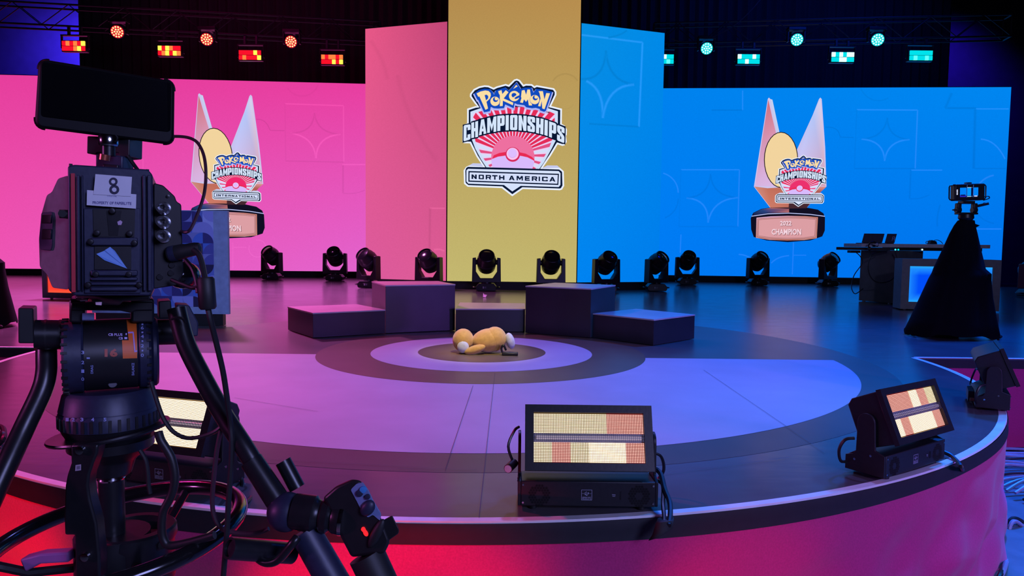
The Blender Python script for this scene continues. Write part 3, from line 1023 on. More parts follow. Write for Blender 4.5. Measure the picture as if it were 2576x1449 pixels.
def trophy(sc, fn):
    """the award pictured on the wide screens; its figure is replaced by a plain cream oval"""
    lay = {}
    T = lambda p: fn((1850 + p[0] / 3.715, 230 + p[1] / 3.715))

    def add(part, k, poly, col):
        pb = lay.setdefault(part, PB(sc.o))
        pts = [sc.at(*T(p), off=.008 + .0015 * k) for p in poly]
        pb.poly(pts, col)
    wl, pk = srgb(204, 196, 236), srgb(206, 110, 122)
    add('crystal', 0, [(172, 890), (302, 70), (313, 58), (326, 72), (408, 390), (540, 620), (722, 220), (780, 72), (793, 58), (806, 72), (838, 520), (850, 890), (800, 935), (660, 1095), (330, 1095)], wl)
    add('crystal', 1, [(182, 885), (306, 78), (345, 250), (420, 560), (520, 890)], [srgb(214, 178, 224), pk, srgb(214, 130, 150), srgb(222, 168, 206), srgb(222, 190, 236)])
    add('crystal', 1, [(540, 640), (724, 225), (782, 84), (796, 84), (826, 500), (840, 885), (520, 890)], [srgb(204, 190, 236), srgb(178, 198, 250), srgb(206, 204, 238), srgb(216, 210, 238), srgb(204, 190, 232), srgb(214, 160, 180), srgb(220, 196, 240)])
    add('crystal', 2, [(326, 72), (345, 78), (410, 380), (392, 400)], srgb(196, 208, 240))
    add('crystal', 2, [(175, 888), (300, 905), (520, 890), (850, 890), (800, 935), (662, 1092), (332, 1092)], [srgb(206, 140, 130), srgb(196, 112, 92), srgb(190, 110, 92), srgb(224, 150, 150), srgb(176, 92, 84), srgb(150, 78, 72), srgb(206, 124, 104)])
    add('crystal', 3, [(500, 1040), (700, 1040), (662, 1092), (495, 1095)], srgb(70, 40, 48))
    # plain cream oval where the figure stands
    add('oval_plaque', 4, ring(425, 640, 160, 262), srgb(30, 22, 30))
    add('oval_plaque', 5, ring(425, 640, 152, 254), srgb(242, 212, 158))
    # foot
    add('trophy_foot', 3, [(142, 1185), (165, 1135), (240, 1098), (330, 1085), (660, 1085), (770, 1105), (822, 1140), (836, 1180), (834, 1300), (810, 1355), (700, 1392), (490, 1408), (290, 1392), (170, 1360), (146, 1290)], srgb(16, 14, 34))
    add('trophy_foot', 4, [(165, 1140), (240, 1102), (340, 1088), (500, 1096), (500, 1130), (300, 1135), (170, 1165)], [srgb(30, 40, 90), srgb(40, 70, 130), srgb(206, 120, 110), srgb(150, 90, 100), srgb(190, 110, 110), srgb(40, 60, 120), srgb(20, 20, 50)])
    add('trophy_foot', 5, [(150, 1163), (300, 1141), (500, 1134), (700, 1146), (834, 1164), (834, 1171), (700, 1153), (500, 1141), (300, 1148), (150, 1170)], srgb(190, 200, 250))
    pl = [(196, 1180), (330, 1168), (490, 1163), (650, 1166), (770, 1176), (758, 1372), (640, 1388), (480, 1393), (320, 1386), (190, 1368)]
    add('trophy_plate', 6, pl, [srgb(226, 170, 190), srgb(228, 176, 216), srgb(226, 160, 170), srgb(214, 140, 130), srgb(198, 124, 110), srgb(206, 140, 130), srgb(232, 186, 196), srgb(200, 120, 104), srgb(234, 180, 206), srgb(214, 140, 130)])
    for d, c in ((9, srgb(120, 60, 60)), (13, srgb(226, 168, 172)), (19, srgb(150, 84, 84)), (23, srgb(220, 158, 164))):
        add('trophy_plate', 6 + d / 9, inset(pl, d), c)
    for part, pb in lay.items():
        pb.build(part, M_LOGO, sc.root)
    pb = PB(sc.o)
    for s_, (x0, x1, y0, y1) in (('2022', (415, 522, 1210, 1255)), ('CHAMPION', (335, 612, 1285, 1340))):
        for dx, dy, col, k in ((4, 4, srgb(120, 62, 66), 13), (0, 0, srgb(246, 214, 226), 14)):
            put_text(pb, s_, None, None, None, 1, col, bold=.03, fn=lambda a, b: sc.at(*T((x0 + (x1 - x0) * a + dx, y1 + (y0 - y1) * b + dy)), off=.008 + .0015 * k))
    pb.build('trophy_lettering', M_LOGO, sc.root)


trophy(bluew, lambda p: p)
trophy(pinkw, lambda p: (501.6 + (p[0] - 1934.3) + .0735 * (p[1] - 246), 235 + (p[1] - 246) + .029 * (p[0] - 1934.3)))
crest(bluew, lambda p: (2007.5 + .49 * (p[0] - 1290) - .06 * (.4416 * (p[1] - 494)) , 520.7 + .4416 * (p[1] - 494) - .01 * (p[0] - 1290)), 'INTERNATIONAL', base=.04, step=.0015, ballred=srgb(236, 50, 110))
crest(pinkw, lambda p: (595.4 + .49 * (p[0] - 1290) + .005 * (p[1] - 494), 514 + .448 * (p[1] - 494) + .008 * (p[0] - 1290)), 'INTERNATIONAL', base=.04, step=.0015, ballred=srgb(240, 40, 110))
#@@PODIUM@@
# ------------------------------------------------------------------ podium blocks
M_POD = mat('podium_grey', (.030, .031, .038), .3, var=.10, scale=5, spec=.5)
M_PODTOP_LIT = mat('podium_top_lit', (.60, .56, .58), .26, var=.06, scale=5, spec=.7)  # much paler than the body to imitate screen light on the tops
HL, HH = .295, .59
pods = [('tall dark podium block at left, between the low ones', HH, [(935.5, 707.6), (970, 717.5), (1145, 715), (1102, 707)]),
        ('low dark podium block at the far left of the podium', HL, [(724, 771.5), (787, 787), (969, 779), (897, 765.2)]),
        ('low podium block in the middle with a top brightened by screen light, behind the plush toy', HL, [(1146.5, 776.5), (1321, 777), (1319.5, 763), (1158, 761)]),
        ('tall podium block at right with a patchy sheen on its front', HH, [(1322.5, 719), (1487, 726), (1548, 717), (1397, 711)]),
        ('low podium block at the far right of the podium with a top lit bright blue', HL, [(1489, 788), (1645, 803.6), (1748, 791), (1600, 776.8)])]
feet = [[on_z(x, y, S + h) for x, y in pts] for lab, h, pts in pods]
Fr, Bk = feet[3][1], feet[3][2]                      # right side of the tall right block
dd = V((Bk.x - Fr.x, Bk.y - Fr.y, 0)).normalized()
nn = V((dd.y, -dd.x, 0))
for k in (0, 3):
    q = feet[4][k]
    e = (V((q.x, q.y, 0)) - V((Fr.x, Fr.y, 0))).dot(nn)
    if e < .016:
        feet[4][k] = q + nn * (.016 - e)
for (lab, h, pts), P in zip(pods, feet):
    c = sum(P, V()) / 4
    t = thing('podium_block', lab, 'podium', (c.x, c.y, S), group='blocks of the winners podium')
    o = (c.x, c.y, S)
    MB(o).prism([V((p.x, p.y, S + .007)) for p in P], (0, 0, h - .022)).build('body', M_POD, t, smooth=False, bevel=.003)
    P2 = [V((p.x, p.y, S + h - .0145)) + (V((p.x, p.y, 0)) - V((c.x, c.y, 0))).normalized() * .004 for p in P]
    MB(o).prism(P2, (0, 0, .0145)).build('top_panel', M_PODTOP_LIT, t, smooth=False)

# ------------------------------------------------------------------ moving head lights on the deck
M_LENS = mat('front_lens', (.01, .01, .014), .06, coat=1, spec=.9)
M_HEAD = mat('moving_head_shell', (.008, .008, .010), .4, scale=30)
M_DISP = mat('display_grey', (.12, .13, .16), .3)


def moving_head(pan, tilt):
    t = thing('moving_head_light', 'x', 'stage light', (0, 0, 0), group='moving head lights in front of the screens')
    b = MB()
    prof = [(-.20, .0), (.20, .0), (.23, .035), (.23, .10), (.17, .165), (-.17, .165), (-.23, .10), (-.23, .035)]
    b.prism([V((x, -.17, z + .006)) for x, z in prof], (0, .34, 0))
    b.build('base', M_HEAD, t, bevel=.008)
    for s_ in (-1, 1):
        h = MB()
        h.tube(spline([(s_ * .225, -.10, .075), (s_ * .285, -.09, .085), (s_ * .30, 0, .085), (s_ * .285, .09, .085), (s_ * .225, .10, .075)], 4), .014, 6)
        h.build('carry_handle', M_BLACK, t)
    d = MB().box((-.02, -.172, .085), (.15, .008, .06)).build('control_panel', M_BLACK, t, bevel=.002)
    MB().box((-.062, -.177, .085), (.022, .004, .045)).build('label', mat('label_white', (.55, .55, .6), .5), d)
    MB().box((-.018, -.177, .085), (.045, .004, .04)).build('display', M_DISP, d)
    R = Matrix.Rotation(pan, 3, 'Z')
    y = MB()
    u = [(-.33, .195), (.33, .195), (.318, .75), (.24, .76), (.24, .44), (.14, .29), (-.14, .29), (-.24, .44), (-.24, .76), (-.318, .75)]
    y.prism([R @ V((x, -.085, z)) for x, z in u], R @ V((0, .17, 0)))
    y.build('yoke', M_HEAD, t, bevel=.01)
    MB().cyl((0, 0, .16), (0, 0, .2), .12, n=20).build('pan_bearing', M_BLACK, t)
    ax = R @ V((0, -math.cos(tilt), math.sin(tilt)))
    c = V((0, 0, .655))
    hd = MB().lathe([(0, -.25), (.15, -.245), (.20, -.19), (.218, -.06), (.218, .06), (.208, .13), (.188, .17), (.182, .25), (.168, .262), (.165, .235), (.0, .235)], c, ax, 24)
    hd.build('head', M_HEAD, t)
    for s_ in (-1, 1):
        MB().cyl(c + R @ V((s_ * .205, 0, 0)), c + R @ V((s_ * .25, 0, 0)), .06, n=14).build('tilt_bearing', M_BLACK, t)
    MB().lathe([(0, .0), (.08, -.006), (.162, -.026)], c + ax * .262, ax, 24).build('lens', M_LENS, t)
    MB().lathe([(.216, -.01), (.223, .0), (.223, .05), (.216, .06)], c, ax, 24).build('cooling_band', M_DARK, t)
    return t


heads = [(684, 19.75, -.42, 'black moving head light before the pink screen, leftmost of the row'),
         (843, 19.5, .0, 'black moving head light facing forward, second from the left before the pink screen'),
         (927, 16.75, -.62, 'black moving head light turned left below the narrow pink screen, left of the podium'),
         (1079, 16.25, -.40, 'black moving head light behind the tall left podium block'),
         (1224, 16.15, .04, 'black moving head light before the gold screen, left one, base in full view'),
         (1386, 16.1, .06, 'black moving head light before the gold screen, right one, base hidden by a podium block'),
         (1525, 16.3, .34, 'black moving head light behind the right end of the tall right podium block'),
         (1652, 16.8, .62, 'black moving head light turned right at the outer edge of the narrow blue screen'),
         (1729, 19.6, .06, 'small moving head light facing forward before the left end of the wide blue screen'),
         (1907, 19.6, .30, 'moving head light below the blue trophy picture'),
         (2084, 19.5, .60, 'moving head light turned right beside the desk'),
         (2598, 16.2, .3, 'moving head light cut off by the right edge of the picture')]
for px, y, pan, lab in heads:
    p = on_y(px, 660, y)
    t = moving_head(pan, math.radians(38))
    t.location = (p.x, y, S + .006)
    t['label'] = lab

# ------------------------------------------------------------------ trusses and lamps overhead
M_TRUSS = mat('black_truss', (.02, .02, .024), .45, .4)


def truss(name, lab, a, b, h=.52, w=.4, bay=.6):
    a, b = V(a), V(b)
    t = thing(name, lab, 'truss', a)
    d = (b - a)
    L = d.length
    d.normalize()
    n = V((-d.y, d.x, 0)).normalized() * w / 2
    up = V((0, 0, h))
    ch = []
    for q in (n, -n, n + up, up - n):
        MB(a).cyl(a + q, b + q, .025, n=8).build('chord', M_TRUSS, t)
    k = int(L / bay)
    for sgn, name_ in ((n, 'far'), (-n, 'near')):
        for i in range(k):
            p, q = a + d * (L * i / k) + sgn, a + d * (L * (i + 1) / k) + sgn
            if i % 2:
                p, q = q, p
            MB(a).cyl(p, q + up, .012, n=6).build('brace', M_TRUSS, t)
    for e in (a, b):
        MB(a).tube([e + n, e - n, e - n + up, e + n + up], .024, 6, True).build('end_frame', M_TRUSS, t)
    return t


TL0, TL1 = V((-12.9, 17.75, 7.22)), V((-3.6, 19.35, 7.30))
TR0, TR1 = V((3.7, 19.3, 7.32)), V((12.2, 17.95, 7.22))
truss('lighting_truss', 'black lighting truss above the wide pink screen', TL0, TL1)
truss('lighting_truss', 'black lighting truss above the wide blue screen', TR0, TR1)


def bar_lamp(px, py, line, cols, label, group):
    a, b = line
    d = (b - a).normalized()
    # point of the truss line that the pixel sees
    y = 18.4
    for _ in range(8):
        p = on_y(px, py, y)
        f = (p.x - a.x) / (b.x - a.x)
        y = a.y + (b.y - a.y) * f - .29
    p = on_y(px, py, y)
    t = thing('bar_light', label, 'stage light', p, group=group)
    rz = math.atan2(p.x, -p.y + 40) * .4
    t.rotation_euler = (0, 0, 0)
    MB().box((0, .09, 0), (.62, .12, .28)).build('housing', M_BLACK, t, bevel=.01)
    zt = a.z + (b.z - a.z) * f - p.z - .022
    for s_ in (-1, 1):
        MB().prism([V((s_ * .325, .05, -.05)), V((s_ * .325, .13, -.05)), V((s_ * .325, .13, .26)), V((s_ * .325, .05, .26))], (s_ * .012, 0, 0)).build('bracket_arm', M_BLACK, t)
    MB().box((0, .09, .27), (.68, .09, .03)).build('base', M_BLACK, t)
    for s_ in (-.15, .15):
        MB().box((s_, .09, (.285 + zt) / 2), (.05, .06, max(.06, zt - .27))).build('clamp', M_DARK, t)
    for r, row in enumerate(cols):
        for i, ch in enumerate(row):
            m = CELL[ch]
            MB().box(((i - 2.5) * .094, .015, .062 - .124 * r), (.090, .03, .108)).build('light_cell', m, t, smooth=False)
    return t


CELL = {'r': emat('cell_red', srgb(236, 16, 40), 1.15), 'o': emat('cell_orange', srgb(255, 120, 60), 1.3), 'y': emat('cell_amber', srgb(255, 214, 70), 1.8),
        'c': emat('cell_cyan', srgb(0, 226, 236), 1.0), 'l': emat('cell_light_cyan', srgb(90, 248, 244), 1.2), 'w': emat('cell_white', srgb(205, 255, 252), 1.4)}
for px, py, cols, lab in ((184, 115, ('rororyr'[:6], 'rrroyr'), 'red bar light under the left truss, leftmost'), (425, 127, ('yryorr', 'royryo'), 'red bar light under the left truss, second from left, many amber cells'),
                          (628, 138, ('rrrryr', 'rorrry'), 'red bar light under the left truss, third from left'), (835, 149, ('orooro', 'rrryry'), 'red bar light nearest the narrow pink screen')):
    bar_lamp(px, py, (TL0, TL1), cols, lab, 'red bar lights under the left truss')
for px, py, cols, lab in ((1668, 148, ('cccwcc', 'cccclc'), 'cyan bar light half hidden by the narrow blue screen'), (1884, 148, ('wcccwc', 'ccwccc'), 'cyan bar light under the right truss, above the blue trophy picture'),
                          (2121, 143, ('wcwcww', 'ccwwcc'), 'cyan bar light under the right truss with the most white cells'), (2318, 139, ('cccccc', 'clcclc'), 'cyan bar light at the right end of the right truss')):
    bar_lamp(px, py, (TR0, TR1), cols, lab, 'cyan bar lights under the right truss')


def wash_lamp(px, py, line, col, hot, label, group, yaw):
    a, b = line
    y = 18
    for _ in range(8):
        p = on_y(px, py, y)
        y = a.y + (b.y - a.y) * (p.x - a.x) / (b.x - a.x) - .66
    p = on_y(px, py, y)
    t = thing('wash_light', label, 'stage light', p, group=group)
    ax = V((math.sin(yaw) * .8, -1, -.35)).normalized()
    MB().lathe([(0, -.24), (.10, -.23), (.15, -.12), (.165, -.02), (.17, .0), (.155, .004), (0, .004)], (0, 0, 0), ax, 20).build('head', M_BLACK, t)
    zt = a.z + .04 - p.z
    for s_ in (-1, 1):
        MB().prism([V((s_ * .19, .03, -.04)), V((s_ * .19, .13, -.04)), V((s_ * .19, .13, .24)), V((s_ * .19, .03, .24))], (s_ * .03, 0, 0)).build('yoke_arm', M_BLACK, t)
    MB().box((0, .08, .28), (.44, .2, .08)).build('base', M_BLACK, t, bevel=.01)
    MB().box((0, .255, .28), (.06, .39, .05)).build('clamp', M_DARK, t)
    MB().box((0, .44, (.255 + zt - .04) / 2 if zt < .2 else (.30 + zt - .06) / 2), (.05, .035, max(.04, abs(zt - .04 - .28)))).build('clamp_post', M_DARK, t)
    A, X, Y = MB().frame(ax)
    MB().lathe([(0, .005), (.148, .005)], (0, 0, 0), ax, 20).build('lens', emat('wash_' + col, CELL[col].node_tree.nodes['Emission'].inputs[0].default_value[:], .9), t)
    q = PB()
    spots = [(0, 0)] + [(.058 * math.cos(PI * i / 3), .058 * math.sin(PI * i / 3)) for i in range(6)] + [(.114 * math.cos(PI * (i + .5) / 6), .114 * math.sin(PI * (i + .5) / 6)) for i in range(12)]
    for (u, v) in spots:
        q.poly([ax * .008 + X * (u + .022 * math.cos(PI * k / 4)) + Y * (v + .022 * math.sin(PI * k / 4)) for k in range(8)], tuple(x * 1.5 for x in hot[:3]) + (1,))
    q.build('light_cells', vmat('lamp_cells', True), t, kind='stuff')
    return t


for px, py, yaw, lab in ((295, 80, .35, 'round red wash light above the left truss lamps, leftmost'), (520, 99, .3, 'round red wash light in the middle of the left truss'), (732, 105, .1, 'round red wash light nearest the narrow pink screen')):
    wash_lamp(px, py, (TL0, TL1), 'r', srgb(255, 210, 150), lab, 'round red wash lights', yaw)
for px, py, yaw, lab in ((1778, 122, -.2, 'round cyan wash light nearest the narrow blue screen'), (2005, 100, -.3, 'round cyan wash light in the middle of the right truss'), (2208, 100, -.4, 'round cyan wash light at the right of the right truss')):
    wash_lamp(px, py, (TR0, TR1), 'c', srgb(190, 255, 255), lab, 'round cyan wash lights', yaw)

# black drapes hung behind the screens
M_CURT = mat('black_curtain', (.02, .02, .022), .9, scale=40)
for x0, x1, lab, hgt in ((-13.6, -1.6, 'black stage curtain behind the left truss', 11.2), (1.6, 13.6, 'black stage curtain behind the right truss', 11.2)):
    cu = thing('stage_curtain', lab, 'curtain', ((x0 + x1) / 2, 22.55, 0))
    rows = [[V((x0 + (x1 - x0) * i / 240, 22.55 + .07 * math.sin(i * 1.05) + .03 * math.sin(i * .37 + 1), z)) for i in range(241)] for z in (.02, 3, 6, 9, hgt)]
    MB(cu.location).grid(rows).build('cloth', M_CURT, cu)
    MB(cu.location).cyl((x0 - .1, 22.55, hgt + .02), (x1 + .1, 22.55, hgt + .02), .03, n=8).build('rail', M_TRUSS, cu)
    for x in (x0 + 1, x1 - 1):
        MB(cu.location).cyl((x, 22.55, hgt + .02), (x, 22.55, 11.5), .008, n=6).build('hanging_wire', M_TRUSS, cu)
# thin safety cable hanging near the right truss
sg = MB(on_y(1700, 100, 18.6))
sg.tube(spline([on_y(1690, 97, 18.9), on_y(1717, 105, 18.8), on_y(1780, 97, 18.7), on_y(1850, 62, 18.6), on_y(1912, 0, 18.5), on_y(1950, -60, 18.4)], 6), .012, 5)
cb = sg.build('hanging_cable', mat('grey_cable', (.05, .05, .06), .5), None)
cb.location = on_y(1700, 100, 18.6)
tag(cb, 'thin cable sagging from the ceiling beside the narrow blue screen', 'cable')

# ------------------------------------------------------------------ desk with its things, at right
M_WHITE = mat('desk_white', (.5, .48, .56), .45)
M_DESK = mat('desk_grey', (.075, .08, .10), .5, var=.15, scale=6)
Dp = lambda px, py, y=14.0: on_y(px, py, y)
dz = 2.095
dx0, dx1 = Dp(2160, 612).x, Dp(2481, 612).x
dk = thing('standing_desk', 'tall standing desk with a pale top on a grey pedestal before the wide blue screen', 'desk', (7.9, 14.2, S))
o_ = dk.location
MB(o_).box(((dx0 + dx1) / 2, 14.25, dz - .035), (dx1 - dx0, .75, .07)).build('desk_top', M_WHITE, dk, smooth=False, bevel=.004)
wing = [Dp(2104, 618, 14.35), Dp(2204, 620, 13.75), Dp(2240, 620, 13.75), Dp(2200, 610, 14.45)]
MB(o_).prism([V((p.x, p.y, dz - .13)) for p in wing], (0, 0, .055)).build('desk_wing', M_DARK, dk, smooth=False)
px0, px1, px2 = Dp(2172, 700, 14.3).x, Dp(2256, 700, 13.75).x, Dp(2330, 700, 14.0).x
MB(o_).prism([V((px0, 14.45, S + .015)), V((px1, 13.72, S + .015)), V((px2, 14.15, S + .015)), V((px2 - .1, 14.6, S + .015)), V((px0 + .15, 14.6, S + .015))], (0, 0, dz - S - .15)).build('pedestal', M_DESK, dk, smooth=False)
for q in ((px0 + .08, 14.4), (px1 - .06, 13.86), (px2 - .15, 14.25)):
    MB(o_).cyl((q[0], q[1], S + .002), (q[0], q[1], S + .016), .03, n=10).build('foot', M_WHITE, dk)
MB(o_).box(((dx0 + dx1) / 2 + .3, 14.2, dz - .10), (1.7, .5, .06)).build('cable_tray', M_BLACK, dk, smooth=False)
for px, c in ((2252.5, 'l'), (2260, 'c'), (2320, 'w')):
    p = Dp(px, 628, 13.94)
    MB(o_).ball((p.x, 13.94, p.z), .017, 8, 6).build('indicator_lamp', CELL[c], dk)


def laptop(lab, px, w, ang, logo=False):
    a, b = Dp(px[0], 611.5, 14.2), Dp(px[1], 611.5, 14.2)
    c = (a + b) / 2
    t = thing('laptop', lab, 'laptop', (c.x, 14.2, dz), group='laptops on the desk')
    W = abs(b.x - a.x)
    MB().box((.0, .13, .008), (W, .24, .014)).build('keyboard_deck', M_DARK, t, bevel=.003)
    R = Matrix.Rotation(math.radians(-12), 3, 'X')
    sh = Matrix(((1, 0, .28), (0, 1, 0), (0, 0, 1)))
    lid = MB()
    pts = [(-W / 2, 0, .016), (W / 2, 0, .016), (W / 2 + .02, -.045, .20), (-W / 2 + .02, -.045, .20)]
    lid.prism([V(p) for p in pts], (0, .012, 0))
    l = lid.build('lid', mat('laptop_grey', (.05, .05, .065), .4), t, bevel=.003)
    MB().cyl((-W / 2 + .03, .01, .016), (W / 2 - .03, .01, .016), .01, n=8).build('hinge', M_BLACK, t)
    if logo:
        g = PB()
        for x, z, w_, h_ in ((-.02, .10, .008, .075), (.025, .10, .008, .075), (.002, .10, .05, .008), (.002, .137, .05, .008)):
            g.poly([V((x + sx * w_ / 2 + .05, -.0155 - (z + sz * h_ / 2 - .016) * .245 + .0005, z + sz * h_ / 2)) for sx, sz in ((-1, -1), (1, -1), (1, 1), (-1, 1))], srgb(170, 190, 250))
        g.build('lid_mark', M_INK, t)
    return t


laptop('wide grey laptop seen from behind at the left end of the desk', (2168, 2219), .4, 0)
laptop('smaller dark laptop with a pale mark on its lid, beside the wide one', (2226, 2250), .2, 0, True)
hp = thing('headphones', 'black headphones hanging over the front edge of the desk', 'headphones', (Dp(2196, 620, 13.70).x, 13.70, dz - .02))
MB().tube([(.085 * math.cos(a) * 1, 0, .085 * math.sin(a) - .03) for a in [PI * (.12 + 1.1 * i / 14) for i in range(15)]], .014, 7).build('headband', M_BLACK, hp)
for a in (.12, 1.22):
    c = V((.085 * math.cos(PI * a), 0, .085 * math.sin(PI * a) - .03))
    e = MB().ball(c, (.03, .035, .045), 12, 8).build('ear_cup', M_BLACK, hp)
MB().ball((.06, -.03, -.0), (.035, .02, .03), 10, 7).build('ear_pad', mat('ear_pad_pale', (.4, .4, .5), .6), hp)
p = Dp(2345, 606, 14.2)
bx = thing('power_brick', 'small black power brick with a curled lead on the desk top', 'adapter', (p.x, 14.2, dz))
MB().prism([V((-.07, -.05, .002)), V((.08, -.05, .002)), V((.06, -.05, .06)), V((-.03, -.05, .085)), V((-.06, -.05, .07))], (0, .1, 0)).build('case', M_BLACK, bx, bevel=.006)
MB().tube(spline([(-.06, 0, .05), (-.11, 0, .06), (-.12, 0, .02), (-.06, -.02, .006)], 5), .006, 6).build('lead', M_BLACK, bx)
MB().tube(spline([(.03, 0, .07), (.1, .02, .09), (.18, .02, .06), (.24, .04, .012)], 5), .006, 6).build('lead', M_BLACK, bx)
p = Dp(2148, 631, 14.1)
ub = thing('cable_box', 'small black box fixed under the left end of the desk', 'box', (p.x, 14.1, p.z - .04))
MB().box((0, 0, .025), (.2, .14, .05)).build('case', M_BLACK, ub, bevel=.006)


def cable(name, lab, pts, r, m, cat='cable', k=7, n=7):
    P = [V(p) for p in pts]
    mb = MB(P[0])
    mb.tube(spline(P, k), r, n)
    o = mb.build(name, m, None)
    o.location = P[0]
    return tag(o, lab, cat)


M_CABLE = mat('black_cable', (.012, .012, .014), .45)
cable('hanging_cable', 'thin cable hanging from the left end of the desk to the deck', [Dp(2152, 634, 14.05), Dp(2164, 645, 14.0), Dp(2169, 662, 14.0), Dp(2150, 690, 14.0), Dp(2143, 712, 13.9), Dp(2143, 728, 13.7), Dp(2152, 739, 13.6), Dp(2171, 726, 13.7)], .009, M_CABLE)
cable('cable_loop', 'round loop of black cable hanging on the front of the desk pedestal', [Dp(2215, 634, 13.80)] + [Dp(x, y, 13.66) for x, y in ((2194, 640), (2184, 665), (2187, 690), (2200, 707), (2222, 711), (2245, 702), (2258, 680), (2258, 655), (2252, 634))], .010, M_CABLE)
# paper scrap
sc_ = MB(on_z(1220, 748)).poly([on_y(1215, 747, 14.3), on_y(1222, 748, 14.25), on_y(1225, 742, 14.3), on_y(1218, 741, 14.35), on_y(1216, 737, 14.36)])
sc_.prism([on_y(1215, 747, 14.3) , on_y(1222, 748, 14.25), on_y(1222, 742, 14.3)], (0, .01, .01))
so = sc_.build('paper_scrap', mat('paper_white', (.75, .73, .78), .7), None)
so.location = on_z(1220, 748)
tag(so, 'crumpled white paper scrap lying on the deck below the gold screen', 'paper')

# ------------------------------------------------------------------ light boxes and lectern
M_FRAME = mat('lightbox_frame', (.15, .15, .18), .45)


def lightbox(lab, bl, br, z1, depth, inner, edge, bw):
    bl, br = V(bl), V(br)
    c = (bl + br) / 2
    t = thing('light_box', lab, 'light box', (c.x, c.y, S))
    o = (c.x, c.y, S)
    d = (br - bl).normalized()
    n = V((d.y, -d.x, 0))
    W = (br - bl).length
    H = z1 - S
    P = lambda u, v, w=0: bl + d * u + V((0, 0, v)) - n * w
    z0 = .02
    MB(o).prism([P(0, z0, .03), P(W, z0, .03), P(W, z0, depth), P(0, z0, depth)], (0, 0, H - z0)).build('cabinet', M_FRAME, t, smooth=False)
    for q in ([(0, z0), (W, z0), (W, z0 + bw), (0, z0 + bw)], [(0, H - bw), (W, H - bw), (W, H), (0, H)], [(0, z0 + bw), (bw, z0 + bw), (bw, H - bw), (0, H - bw)], [(W - bw, z0 + bw), (W, z0 + bw), (W, H - bw), (W - bw, H - bw)]):
        MB(o).prism([P(u, v) for u, v in q], -n * .03).build('frame_rail', M_FRAME, t, smooth=False)
    g = PB(o)
    us = [bw, bw + .05, bw + .16, W - bw - .16, W - bw - .05, W - bw]
    vs = [z0 + bw, z0 + bw + .05, z0 + bw + .16, H - bw - .16, H - bw - .05, H - bw]
    wt = [1, .55, 0, 0, .55, 1]
    mixc = lambda i, j: tuple(inner[k] + (edge[k] - inner[k]) * max(wt[i] * .6, wt[j]) for k in range(3)) + (1,)
    for i in range(5):
        for j in range(5):
            cs = [(i, j), (i + 1, j), (i + 1, j + 1), (i, j + 1)]
            g.poly([P(us[a], vs[b], .024) for a, b in cs], [mixc(a, b) for a, b in cs])
    g.build('lit_panel', vmat('backlit_panel', True), t)
    for u in (.1, W - .1):
        MB(o).cyl(P(u, .002, .1), P(u, .022, .1), .025, n=10).build('foot', M_WHITE, t)
    return t


lightbox('blue backlit box with a grey frame beside the desk', (6.90, 12.55, S), (8.45, 12.25, S), 1.83, .4, srgb(0, 78, 250), srgb(40, 170, 255), .13)
lightbox('red backlit box on the deck behind the camera at left', on_z(107, 752), on_z(107, 752) + V((1.55, -.25, 0)), 1.83, .4, srgb(255, 24, 40), srgb(255, 90, 60), .1)

le = thing('lectern', 'blue host desk with a pattern of quarter circles, half hidden by the camera', 'lectern', (-4.5, 9.3, S))
o_ = le.location
x0, x1 = on_y(228, 650, 9.1).x, on_y(574, 650, 9.1).x
M_LEC = mat('lectern_blue', (.20, .26, .42), .5)
MB(o_).box(((x0 + x1) / 2, 9.125, (1.075 + 2.405) / 2), (x1 - x0, .05, 2.405 - 1.075)).build('front_panel', M_LEC, le, smooth=False)
MB(o_).box(((x0 + x1) / 2 - .16, 9.40, (S + .004 + 2.37) / 2), (x1 - x0 - .34, .48, 2.366 - S)).build('body', M_BLACK, le, smooth=False)
MB(o_).box(((x0 + x1) / 2 - .03, 9.175, (S + .004 + 1.072) / 2), (x1 - x0 - .12, .09, 1.068 - S)).build('plinth', M_BLACK, le, smooth=False)
MB(o_).box(((x0 + x1) / 2 - .15, 9.41, 2.385), (x1 - x0 - .32, .5, .03)).build('counter', M_DARK, le, smooth=False)
g = PB(o_)
cell = .1365
xr = on_y(538, 650, 9.1).x
pal = [srgb(74, 78, 150), srgb(52, 50, 110), srgb(36, 34, 70), srgb(92, 128, 210), srgb(130, 134, 200), srgb(112, 118, 180), srgb(70, 104, 190), srgb(150, 158, 214)]
rnd = random.Random(5)
fixed = {(0, 0): (2, 'q'), (1, 0): (1, 'q2'), (2, 0): (6, 'q3'), (0, 1): (6, 'q'), (1, 1): (6, 'd'), (0, 2): (1, 'q4'), (1, 2): (2, 'q'), (2, 2): (1, 'q4')}
for i in range(12):
    for j in range(10):
        xb = xr - cell * (i + 1)
        zb_ = 2.395 - cell * (j + 1)
        if xb < x0 or zb_ < 1.08:
            continue
        yv = 9.0985
        g.poly([V((xb, yv, zb_)), V((xb + cell, yv, zb_)), V((xb + cell, yv, zb_ + cell)), V((xb, yv, zb_ + cell))], pal[rnd.choice([3, 4, 5, 6, 5, 7])] if rnd.random() < .7 else srgb(86, 104, 176))
        k = rnd.randrange(4)
        ccx, ccz = [(xb, zb_), (xb + cell, zb_), (xb + cell, zb_ + cell), (xb, zb_ + cell)][k]
        a0 = [0, 90, 180, 270][k]
        g.poly([V((ccx, yv - .001, ccz))] + [V((ccx + cell * math.cos(math.radians(a0 + 90 * q / 9)), yv - .001, ccz + cell * math.sin(math.radians(a0 + 90 * q / 9)))) for q in range(10)], pal[rnd.choice([0, 1, 2, 0, 6, 1, 4])])
g.build('printed_pattern', M_INK, le)
